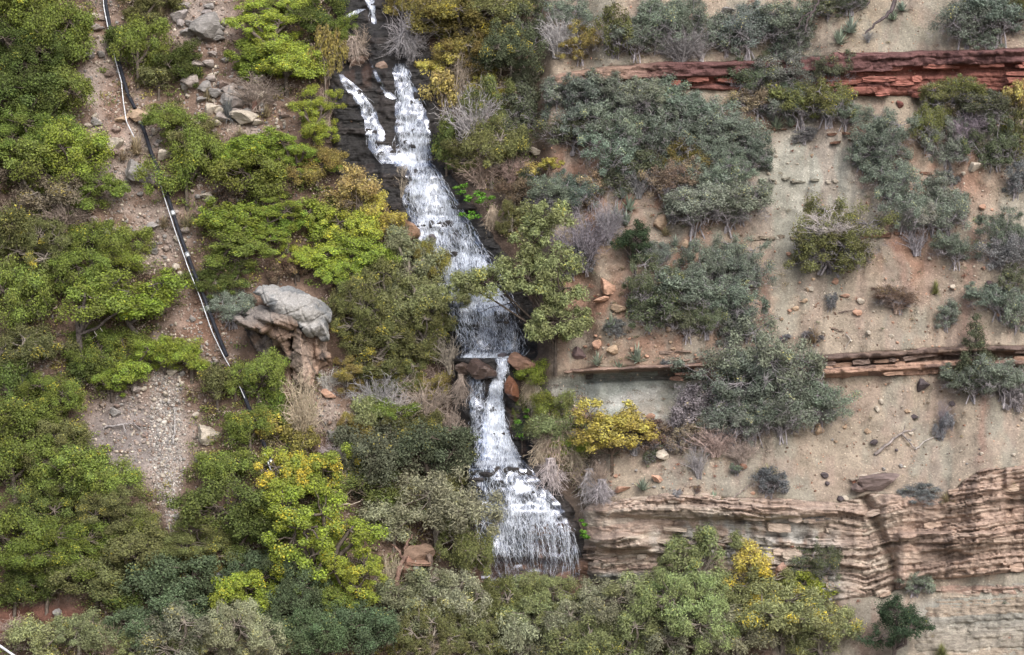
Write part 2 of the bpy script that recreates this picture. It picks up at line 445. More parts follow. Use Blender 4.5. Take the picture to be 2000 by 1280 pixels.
def sheet_mesh(name, P, colr, mask=None):
    h, w = P.shape[:2]
    idx = np.arange(h * w).reshape(h, w)
    q = np.stack([idx[:-1, :-1], idx[1:, :-1], idx[1:, 1:], idx[:-1, 1:]], -1).reshape(-1, 4)
    if mask is not None:
        k = (mask[:-1, :-1] | mask[1:, :-1] | mask[1:, 1:] | mask[:-1, 1:]).ravel()
        q = q[k]
        used = np.unique(q); re = np.full(h * w, -1); re[used] = np.arange(len(used))
        V = P.reshape(-1, 3)[used]; cc = colr.reshape(-1, 3)[used]; q = re[q]
    else:
        V = P.reshape(-1, 3); cc = colr.reshape(-1, 3)
    me = mesh_np(name, V, q, smooth=True)
    attr(me, 'col', 'FLOAT_COLOR', 'POINT', rgba(cc))
    return me

behind = np.maximum.reduce([band(cliff_top(U) + 6, cliff_bot(U) - 6, Vv, 4) * sm(1140, 1150, U), band(red_top(U) + 5, red_bot(U) - 5, Vv, 3) * sm(1075, 1100, U),
                            band(mid_top(U) + 4, mid_bot(U) - 4, Vv, 3) * sm(1130, 1165, U), (1 - sm(0.85, 1.0, np.abs(U - fall_c(Vv)) / fall_w(Vv))) * (Vv < 1160)])
hill = add('hillside', sheet_mesh('hillside', place(U, Vv, Yg + 2.2 * behind), ground_colour(U, Vv)), M_GROUND)
tag(hill, 'steep canyon hillside of tan soil and brown scree', 'hillside', kind='structure')

# ------------------------------------------------------------------ layered rock bands
class Beds:
    """uneven sedimentary beds: each bed is broken into blocks that stand out by different amounts"""
    def __init__(self, seed, tmin, tmax, amp, lo=-200, hi=1500, joint=1.0):
        rng = np.random.default_rng(seed)
        e = [lo]
        while e[-1] < hi:
            e.append(e[-1] + (tmin + (tmax - tmin) * rng.random() ** 1.7))
        self.e = np.array(e); self.seed = seed; self.amp = amp; self.joint = joint
        self.bp = (rng.random(len(e)) - 0.5) * 2; self.bl = rng.uniform(28, 110, len(e)); self.bc = rng.random(len(e))
    def cell(self, u, b):
        k = np.clip(np.searchsorted(self.e, b) - 1, 0, len(self.e) - 2)
        s = (u + 13.7 * k) / self.bl[k] + 0.35 * vnoise(u / 40, k * 3.1, self.seed)
        return k, np.floor(s), s - np.floor(s)
    def off(self, u, b):
        k, j, f = self.cell(u, b)
        h = hash2(j, k, self.seed)
        t = (b - self.e[k]) / (self.e[k + 1] - self.e[k])
        o = self.bp[k] * 0.6 + (h - .5) * 1.2 * self.joint
        o = o - 0.45 * (np.minimum(t, 1 - t) < 0.12) - 0.4 * ((np.minimum(f, 1 - f) * self.bl[k]) < 1.6) * (h > 0.35) * self.joint
        return self.amp * o, self.bc[k], h

def rock_sheet(name, u0, u1, v0, v1, step, inside, dip, beds, big, colour, mat):
    uu, vv = np.meshgrid(np.arange(u0, u1, step), np.arange(v0, v1, step * 0.8))
    jit_u = uu + 3.0 * (vnoise(uu / 9, vv / 9, 7) - .5); jit_v = vv + 3.5 * (vnoise(uu / 14, vv / 8, 8) - .5) + 13 * (fbm(uu / 75, vv / 60, 9, 3) - .5)
    b = jit_v - dip(uu)
    o, bc, h = beds.off(jit_u, b)
    o = o * (0.25 + 1.25 * sm(.34, .66, fbm(uu / 55, vv / 24, 16, 3)))
    rg = 0.2 * (fbm(uu / 12, vv / 9, 15, 4) - .5) * 2
    ins = inside(uu + 8 * (vnoise(uu / 20, vv / 20, 3) - .5), vv + 9 * (fbm(uu / 30, vv / 30, 4, 2) - .5))
    off = (0.22 + o + rg + big(uu, vv)) * ins - 0.5 * (1 - ins)
    P = ground(uu, vv, off)
    return add(name, sheet_mesh(name, P, colour(uu, vv, bc, h), ins > 0.04), mat)

def block_mesh(rng, L, H, D, n=(5, 3, 3)):
    """one weathered slab: a box with broken, uneven faces"""
    bm = bmesh.new()
    bmesh.ops.create_cube(bm, size=2)
    bmesh.ops.subdivide_edges(bm, edges=bm.edges[:], cuts=3, use_grid_fill=True)
    co = np.array([v.co[:] for v in bm.verts])
    co = np.sign(co) * np.abs(co) ** 0.9
    nz = np.array([math.sqrt((x * x + y * y + z * z)) for x, y, z in co])
    co = co * (1 - 0.10 * np.clip(nz - 1.25, 0, 1))[:, None]
    co += rng.normal(0, 0.06, co.shape) * np.array([0.6, 1.0, 1.3])
    taper = rng.uniform(.55, 1.0, 2)
    co[:, 2] *= np.where(co[:, 0] > 0, 1 - (1 - taper[0]) * np.abs(co[:, 0]), 1 - (1 - taper[1]) * np.abs(co[:, 0]))
    sh = rng.uniform(-.2, .2)
    co[:, 0] += sh * co[:, 2] * H / max(L, .01)
    co *= np.array([L, D, H]) / 2
    for v, c in zip(bm.verts, co): v.co = c
    me = bpy.data.meshes.new('rock_slab'); bm.to_mesh(me); bm.free()
    return me

def add_slabs(parent, rng, count, rect, inside, dip, lens, thick, colour, out=(0.05, 0.4), mat=None):
    made = 0
    for t in range(count * 6):
        if made >= count: break
        u = rng.uniform(rect[0], rect[1]); v = rng.uniform(rect[2], rect[3])
        if float(inside(np.array(u), np.array(v))) < 0.7: continue
        k = mpp(u, v)
        L = rng.uniform(*lens) * k; H = rng.uniform(*thick) * k; D = rng.uniform(.5, 1.1)
        du = 6.0
        sl = -(float(dip(np.array(u + du))) - float(dip(np.array(u - du)))) / (2 * du)
        yr = float(interp_grid(Yg, u + 20, v) - interp_grid(Yg, u - 20, v)) / (40 * k)
        o = add('rock_slab', block_mesh(rng, L, H, D), mat or M_ROCK, parent)
        p = ground(u, v, rng.uniform(*out) - D * 0.25)
        o.location = p
        o.rotation_euler = (rng.normal(0, .05), -math.atan(sl) + rng.normal(0, .018), math.atan(yr) + rng.normal(0, .06))
        c = np.asarray(colour(u, v, rng))
        o.color = (*np.clip(c * rng.uniform(.85, 1.12), 0, 1), 1)
        made += 1

rng = np.random.default_rng(11)

# lower sandstone cliff
c_dip = lambda u: np.interp(u, [1100, 1180, 1260, 1330, 1480, 1640, 1690, 1740, 1860, 1960, 2060], [6, 8, -4, -2, 14, 20, 26, 8, -10, -26, -34])
def c_in(u, v): return band(cliff_top(u), cliff_bot(u), v, 5) * sm(1132, 1148, u)
def c_big(u, v):
    o = 0.5 * ell(u, v, 1215, 1030, 75, 60, .4)                              # buttress beside the falls
    o = o + .7 * ell(u, v, 1420, 1000, 230, 13, .3)                        # overhanging lip
    o = o - 0.55 * ell(u, v, 1440, 1045, 160, 34, .4)                        # hollow under it
    o = o + 0.8 * ell(u, v, 1215, 1060, 60, 14, .3) - 0.5 * ell(u, v, 1250, 1090, 90, 9, .4)
    o = o + 0.5 * ell(u, v, 1180, 1112, 34, 18, .25)
    cx = np.interp(v, [960, 1100, 1160], [1685, 1742, 1752])
    o = o - .85 * np.exp(-((u + 10 * (fbm(u / 20, v / 14, 88, 2) - .5) - cx) / 9) ** 2)                              # the cleft
    o = o + 1.0 * band(1752, 1965, u, 8) * band(1040, 1062, v, 3) + 0.55 * band(1750, 1968, u, 6) * sm(1062, 1066, v)
    o = o - 0.55 * ell(u, v, 1845, 1085, 48, 10, .25)
    o = o + 0.6 * sm(1962, 1966, u) * band(905, 960, v, 8) - 0.8 * ell(u, v, 1985, 985, 22, 55, .4)
    o = o + 0.6 * ell(u, v, 1925, 985, 34, 70, .3)
    return o
PALE = np.array([.395, .333, .275]); ROSE = np.array([.362, .282, .235]); BROWN = np.array([.32, .235, .19]); ASH = np.array([.38, .37, .35])
def c_col(u, v, bc, h):
    c = lerp(np.broadcast_to(PALE, u.shape + (3,)), ROSE, sm(.25, .75, bc))
    c = lerp(c, BROWN, sm(.6, .95, h) * .7)
    c = lerp(c, ROSE * np.array([1.02, .92, .88]), sm(1720, 1780, u) * .5)
    n = fbm(u / 22, v / 40, 55, 3)
    c = lerp(c, ASH, ell(u, v, 1450, 1055, 170, 45, .4) * sm(.35, .6, n))
    c = lerp(c, np.array([.42, .40, .38]), .75 * sm(.52, .68, vnoise(u / 26, v / 90, 57)) * ell(u, v, 1420, 1050, 130, 45, .4))
    c = lerp(c, np.array([.25, .26, .245]), sm(1112, 1128, v) * (1 - sm(1600, 1680, u)))
    c = lerp(c, np.array([.14, .105, .09]), .5 * sm(.64, .78, vnoise(u / 16, v / 120, 58)))
    return c
cliff = rock_sheet('sandstone_cliff', 1122, 2062, 890, 1190, 2.3, c_in, c_dip, Beds(3, 2.6, 11, .34, joint=.95), c_big, c_col, M_STRATA)
tag(cliff, 'tall layered tan and rose sandstone cliff beside the foot of the waterfall', 'cliff', kind='structure')
def slab_c(u, v, r):
    c = PALE + (ROSE - PALE) * r.random()
    return c * (np.array([1.0, .92, .88]) if u > 1720 else 1.0)
add_slabs(cliff, rng, 70, (1150, 2040, 905, 1165), c_in, c_dip, (12, 52), (6, 18), slab_c, out=(-.12, .2))

# upper red ledge
r_dip = lambda u: red_top(u)
def r_in(u, v): return band(red_top(u), red_bot(u), v, 4) * sm(1045, 1090, u) * (1 - .9 * ell(u, v, 1560, 150, 60, 60, .3) * (v > 175))
def r_big(u, v):
    t = (v - red_top(u))
    return 0.75 * band(0, 30, t, 3) - 0.25 * band(34, 46, t, 3) + 0.15 * band(50, 80, t, 4)
RDK = np.array([.125, .066, .064]); RBR = np.array([.27, .115, .092]); RPK = np.array([.30, .165, .13])
def r_col(u, v, bc, h):
    t = v - red_top(u)
    c = lerp(np.broadcast_to(RDK * 1.15, u.shape + (3,)), RBR, sm(26, 34, t) * .85)
    c = lerp(c, RPK, sm(.4, .9, bc) * .6)
    c = lerp(c, np.array([.33, .235, .18]), (1 - sm(1180, 1330, u)) * .75)
    return lerp(c, RDK, sm(.75, .9, h) * .6)
red = rock_sheet('red_rock_ledge', 1040, 2062, 82, 205, 2.3, r_in, r_dip, Beds(9, 4, 15, .17), r_big, r_col, M_STRATA)
tag(red, 'dark red rock ledge crossing the upper tan slope', 'rock ledge', kind='structure')
add_slabs(red, rng, 70, (1200, 2050, 95, 190), lambda u, v: r_in(u, v), r_dip, (18, 80), (7, 15),
          lambda u, v, r: (RDK * 1.2 if v - float(red_top(u)) < 30 else RBR) * r.uniform(.85, 1.15), out=(.25, .65))

# thin dark ledge across the middle of the slope
m_dip = lambda u: mid_top(u)
def m_in(u, v): return band(mid_top(u), mid_bot(u), v, 4) * sm(1080, 1150, u + 25 * (vnoise(u / 9, v / 5, 6) - .5))
def m_big(u, v):
    t = v - mid_top(u)
    rt = sm(1500, 1580, u)
    return (0.75 * band(0, 9, t, 3) - 1.0 * band(11, 34, t, 3)) * (1 - rt) + rt * (0.55 * band(0, 12, t, 3) - 0.5 * band(13, 24, t, 3) + 0.6 * band(26, 40, t, 3))
def m_col(u, v, bc, h):
    t = v - mid_top(u)
    c = lerp(np.broadcast_to(np.array([.20, .145, .115]), u.shape + (3,)), np.array([.36, .235, .18]), sm(22, 28, t) * sm(1500, 1580, u))
    c = lerp(c, np.array([.30, .21, .17]), (1 - sm(1300, 1460, u)) * (1 - sm(8, 12, t)))
    c = lerp(c, np.array([.26, .27, .25]), (1 - sm(1300, 1460, u)) * sm(10, 15, t))
    return lerp(c, np.array([.11, .08, .075]), sm(.7, .9, h) * .7)
mid = rock_sheet('dark_rock_ledge', 1072, 2062, 668, 765, 2.2, m_in, m_dip, Beds(14, 4, 11, .16), m_big, m_col, M_STRATA)
tag(mid, 'thin dark rock ledge running across the middle of the tan slope', 'rock ledge', kind='structure')
add_slabs(mid, rng, 46, (1300, 2050, 674, 745), m_in, m_dip, (14, 60), (4, 10),
          lambda u, v, r: (np.array([.19, .14, .12]) if v - float(mid_top(u)) < 18 else np.array([.36, .24, .18])) if u > 1500 else np.array([.26, .16, .125]), out=(.1, .45))

# minor shale benches low on the slope and thin ledges higher up: (u0, v0, u1, v1, colour)
LEDGES = [(1455, 466, 1560, 464, TAN), (1640, 462, 1760, 458, RED), (1480, 250, 1560, 246, RED), (1610, 262, 1668, 259, RED), (1622, 278, 1670, 274, RED),
          (1290, 690, 1345, 688, PINK), (1330, 707, 1390, 700, PINK), (1820, 1152, 2040, 1146, ROSE), (1480, 352, 1600, 350, SHALE), (1800, 335, 1880, 345, RED), (1780, 345, 1830, 372, RED * .7), (1560, 985, 1660, 990, PALE), (1650, 935, 1740, 920, PALE)]
for k, (a0, b0, a1, b1, c0) in enumerate(LEDGES):
    names = 'thin rock ledge'
    e = bpy.data.objects.new('thin_rock_ledge', None); col.objects.link(e)
    where = ('on the bare slope under the dark olive bush', 'on the pinkish soil beside the dark olive bush', 'of red slabs above the grey-green shale chute',
             'of stacked red slabs at the head of the shale chute', 'of broken red slabs beside the round grey shrub', 'of pink stone above the dark hollow', 'of pink stone overhanging beside the big grey shrub',
             'of rose rock at the foot of the cliff',
             'across the grey-green shale chute', 'of red stone among shrubs under the red cliff', 'of dark red stone tilted between shrubs', 'of pale sandstone at the lip of the big cliff', 'of pale sandstone beside the fallen slab')[k]
    tag(e, 'thin broken ledge ' + where, 'rock ledge', 'thin rock ledges on the slope')
    n = max(2, int(abs(a1 - a0) / 20))
    for i in range(n):
        t = (i + .5) / n
        u = a0 + (a1 - a0) * t + rng.normal(0, 3); v = b0 + (b1 - b0) * t + rng.normal(0, 2.0)
        kk = mpp(u, v); L = abs(a1 - a0) / n * kk * rng.uniform(.45, 1.2)
        o = add('rock_slab', block_mesh(rng, L, rng.uniform(2.5, 8) * kk, .9), M_ROCK, e)
        o.location = ground(u, v, rng.uniform(-.3, -.12)); o.rotation_euler = (rng.normal(0, .08), math.atan((b1 - b0) / (a1 - a0 + 1e-6)) + rng.normal(0, .05), rng.normal(0, .2))
        o.color = (*np.clip(np.asarray(c0) * rng.uniform(.7, 1.05), 0, 1), 1)

# ashen shale under the cliff
def s_in(u, v): return sm(1122, 1150, v) * (1 - sm(1300, 1330, v)) * sm(1770, 1830, u + .35 * (v - 1200))
def s_col(u, v, bc, h):
    n = fbm(u / 60, v / 25, 66, 3)
    c = lerp(np.broadcast_to(np.array([.27, .225, .18]), u.shape + (3,)), np.array([.225, .215, .19]), sm(.35, .6, bc))
    c = lerp(c, np.array([.27, .175, .14]), band(1145, 1160, v + 14 * (n - .5), 4) * .8)
    return lerp(c, np.array([.26, .22, .175]), sm(1200, 1250, v) * .5)
shale = rock_sheet('shale_slope', 1760, 2062, 1115, 1335, 2.6, s_in, lambda u: -.06 * (u - 1900), Beds(27, 4, 20, .16, joint=.15), lambda u, v: -.1 + 0 * u, s_col, M_STRATA)
tag(shale, 'ashen grey banded shale slope at the foot of the sandstone cliff', 'slope', kind='structure')

# wet rock of the falls
def f_in(u, v):
    d = np.abs(u - fall_c(v)) / fall_w(v)
    return 1 - sm(1.05, 1.3, d)
def f_col(u, v, bc, h):
    c = lerp(np.broadcast_to(WETC * .45, u.shape + (3,)), np.array([.026, .021, .020]), sm(.4, .9, h))
    n = fbm(u / 20, v / 30, 77, 3)
    c = lerp(c, np.array([.06, .03, .02]), .5 * sm(.5, .65, n) * np.maximum.reduce([ell(u, v, 705, 150, 40, 25, .5), ell(u, v, 1000, 760, 25, 60, .4), ell(u, v, 1010, 860, 30, 60, .5)]))
    c = lerp(c, np.array([.20, .115, .08]), sm(1085, 1105, v) * .85)
    c = lerp(c, np.array([.20, .12, .09]), .6 * ell(u, v, 1075, 1070, 40, 50, .5))
    return c
def f_big(u, v):
    o = -0.35 * band(702, 742, v, 4)
    o = o + 0.7 * band(905, 1095, v, 6) * (1 - ((u - fall_c(v)) / fall_w(v)) ** 2)       # the lowest fall bulges out and is undercut
    return o
fall_rock = rock_sheet('waterfall_rock', 600, 1175, -60, 1165, 2.6, f_in, lambda u: 0 * u, Beds(21, 10, 46, .12), f_big, f_col, M_WET)
tag(fall_rock, 'black wet layered rock face behind the waterfall', 'rock face', kind='structure')

# ------------------------------------------------------------------ falling water
def f_out(u, v): return 0.22 + f_big(u, v) * f_in(u, v)

class Fall:
    def __init__(self, label, rows):            # rows: (v, left, right, fullness)
        r = np.array(rows, float); self.v, self.l, self.r, self.k = r.T; self.label = label
    def at(self, s, v):
        return np.interp(v, self.v, self.l) * (1 - s) + np.interp(v, self.v, self.r) * s
    def full(self, v): return np.interp(v, self.v, self.k)

FALLS = [
    Fall('thin white trickle high among the bushes above two brown boulders', [(-40, 706, 724, .6), (0, 712, 732, .7), (20, 722, 734, .7), (48, 728, 736, .4)]),
    Fall('faint side trickle curving under the green bush above the falls', [(18, 700, 716, .6), (26, 684, 700, .6), (36, 668, 680, .6), (46, 666, 672, .4)]),
    Fall('narrow left branch of the upper fall sliding over black rock', [(146, 662, 668, .1), (156, 664, 680, .4), (175, 676, 704, .42), (205, 698, 728, .46), (235, 711, 741, .47), (262, 714, 752, .43), (290, 718, 766, .42), (312, 736, 784, .55), (322, 750, 795, .75)]),
    Fall('faint middle thread of water between the two upper falls', [(116, 720, 724, .2), (126, 722, 728, .32), (150, 733, 740, .32), (172, 743, 753, .28), (190, 754, 774, .25), (196, 768, 780, .3)]),
    Fall('main upper fall, a bright white chute beside the yellow bush', [(124, 770, 788, .2), (134, 766, 798, .5), (160, 772, 806, .58), (195, 774, 824, .56), (240, 772, 838, .64), (290, 772, 844, .68), (318, 772, 842, .8), (326, 764, 846, .8)]),
    Fall('broad stepped cascade running down to the leaning willow', [(318, 764, 842, .85), (334, 792, 858, .6), (352, 796, 866, .72), (385, 786, 888, .72), (430, 800, 916, .74), (452, 808, 930, .58), (485, 824, 948, .68), (505, 838, 960, .76), (545, 852, 984, .8), (590, 866, 1008, .8)]),
    Fall('fan of white water spreading behind the leaning willow to a rock pool', [(588, 864, 1008, .78), (620, 874, 1018, .58), (655, 886, 1030, .54), (688, 894, 1032, .5), (697, 890, 1020, .95), (700, 892, 1010, .95)]),
    Fall('small left curtain dropping beside the brown boulder', [(708, 916, 924, .5), (742, 913, 944, .55), (790, 915, 948, .55), (850, 920, 950, .5), (900, 924, 960, .6)]),
    Fall('narrow white spout widening below the gap in the boulders', [(700, 968, 992, .8), (722, 974, 990, .8), (745, 960, 984, .8), (780, 950, 982, .9), (820, 942, 988, .95), (860, 934, 1002, .9), (896, 924, 1018, .8), (905, 918, 1026, .95)]),
    Fall('lowest and widest fall, a bulging veil of strands over red rock', [(904, 916, 1026, .95), (912, 915, 1034, .52), (940, 916, 1056, .50), (970, 918, 1082, .55), (983, 920, 1092, .75), (1000, 924, 1104, .66), (1040, 928, 1120, .46), (1080, 932, 1128, .34), (1110, 936, 1131, .2), (1135, 942, 1130, .1)]),
]
def ribbons(name, fall, n, seed, lo=None, hi=None, length=(6, 30), wid=(.005, .016), lift=(.05, .25)):
    r = np.random.default_rng(seed)
    v0, v1 = fall.v[0], fall.v[-1]
    N = 6
    a = r.uniform(v0 - 5, v1 - 4, n) if lo is None else r.uniform(lo, hi, n)
    ln = r.uniform(*length, n)
    s = r.random(n)
    t = np.linspace(0, 1, N)[None]
    v = np.clip(a[:, None] + ln[:, None] * t, v0, v1)
    ss = np.clip(s[:, None] + np.cumsum(r.normal(0, .012, (n, N)), 1), 0.0, 1.0)
    u = fall.at(ss, v) + np.cumsum(r.normal(0, 1.5, (n, N)), 1)
    lf = r.uniform(*lift, n)[:, None] * (0.6 + 0.6 * np.sin(t * math.pi))
    P = ground(u, v, f_out(u, v) + lf)
    w = r.uniform(*wid, n)[:, None] * np.sin(np.clip(t + .08, 0, 1) * math.pi * .92 + .1) * (0.5 + fall.full(v))
    side = np.stack([w, -w * r.uniform(-.6, .6, (n, 1)), 0 * w], -1)
    thick = np.stack([0 * w, -w * .8, 0 * w], -1)
    ring = np.stack([P - side, P + side, P - thick], 2)            # three-sided strands
    V = ring.reshape(-1, 3)
    base = (np.arange(n)[:, None] * N + np.arange(N - 1)[None]).ravel() * 3
    q = np.concatenate([np.stack([base + i, base + (i + 1) % 3, base + 3 + (i + 1) % 3, base + 3 + i], -1) for i in range(3)])
    return mesh_np(name, V, q, smooth=True)

for i, f in enumerate(FALLS):
    root = bpy.data.objects.new('waterfall', None); col.objects.link(root)
    tag(root, f.label, 'waterfall', 'falls of the stream', kind='structure')
    vv = np.arange(f.v[0], f.v[-1] + .1, 3.0)
    wid = float(np.mean(f.r - f.l)); m = max(5, int(wid / 3.5))
    ss = np.linspace(0, 1, m)
    S2, V2 = np.meshgrid(ss, vv)
    jag = 5.0 * (vnoise(V2 / 9, S2 * 0 + i, 41) - .5) * np.where(S2 < .5, 1 - S2 * 2, 0) + 5.0 * (vnoise(V2 / 9, S2 * 0 + i, 43) - .5) * np.where(S2 > .5, S2 * 2 - 1, 0)
    U2 = f.at(S2, V2) + jag * min(1, wid / 30)
    P = ground(U2, V2, f_out(U2, V2) + 0.12 + 0.10 * (fbm(U2 / 8, V2 / 14, 44, 2) - .5))
    me = sheet_mesh('water_sheet', P, np.zeros(P.shape))
    edge = np.minimum(S2, 1 - S2) * 2
    full = f.full(V2) - (0.9 if wid > 60 else 0.5) * (1 - sm(0, .38, edge)) + .25 * (vnoise(V2 / 11, S2 * 4, 47) - .5)
    attr(me, 'flow', 'FLOAT_VECTOR', 'POINT', np.stack([U2 * .03, V2 * .03, full], -1))
    sh = add('water_sheet', me, M_WATER, root)
    area = wid * (f.v[-1] - f.v[0])
    st = add('water_strands', ribbons('water_strands', f, int(area * float(np.mean(f.k)) ** 2 / 17), 300 + i), M_FOAM, root)
    st['kind'] = 'stuff'
# the long separate strands that fall clear of the undercut at the very bottom
lowest = FALLS[-1]
ext = add('falling_strands', ribbons('falling_strands', lowest, 300, 777, 1000, 1085, (25, 70), (.008, .02), (.15, .45)), M_FOAM, root)
ext['kind'] = 'stuff'

# ------------------------------------------------------------------ stones
def facet_rock(seed, sub=3, cuts=13, rough=.08, flat=1.0):
    r = np.random.default_rng(seed)
    bm = bmesh.new(); bmesh.ops.create_icosphere(bm, subdivisions=sub, radius=1)
    co = np.array([v.co[:] for v in bm.verts])
    for _ in range(cuts):
        n = r.normal(size=3); n /= np.linalg.norm(n); d = r.uniform(.45, .8)
        k = co @ n - d
        co -= np.clip(k, 0, None)[:, None] * n
    nn = fbm(co[:, 0] * 2.5 + 9, co[:, 1] * 2.5 + co[:, 2] * 3.1 + 5, seed, 3) - .5
    co *= (1 + rough * 4 * nn)[:, None]
    co /= np.abs(co).max(0); co[:, 2] *= flat
    for v, c in zip(bm.verts, co): v.co = c
    me = bpy.data.meshes.new('stone'); bm.to_mesh(me); bm.free()
    return me
ROCKS = [facet_rock(500 + k, 3, 10 + k) for k in range(7)]
SMALL = [facet_rock(540 + k, 2, 9) for k in range(6)]
def set_rock(name, u, v, w, h, c, label, group=None, cat='rock', wet=False, seed=0, depth=None, tilt=None, mesh=None, sink=.25, parent=None):
    r = np.random.default_rng(seed * 7 + int(u) * 31 + int(v))
    me = mesh or (ROCKS[r.integers(len(ROCKS))] if w > 22 else SMALL[r.integers(len(SMALL))])
    k = mpp(u, v)
    o = bpy.data.objects.new(name, me); col.objects.link(o)
    if len(me.materials) == 0: me.materials.append(M_ROCK)
    if wet:
        o.material_slots[0].link = 'OBJECT'; o.material_slots[0].material = M_ROCKWET
    sx, sz = w * k / 2, h * k / 2
    sy = depth or (sx + sz) * .5
    o.location = ground(u, v, sy * (1 - 2 * sink)); o.scale = (sx, sy, sz)
    o.rotation_euler = (r.normal(0, .15), tilt if tilt is not None else r.normal(0, .15), r.normal(0, .12))
    o.color = (*np.clip(np.asarray(c) * r.uniform(.88, 1.1), 0, 1), 1)
    if parent: o.parent = parent
    else: tag(o, label, cat, group)
    return o

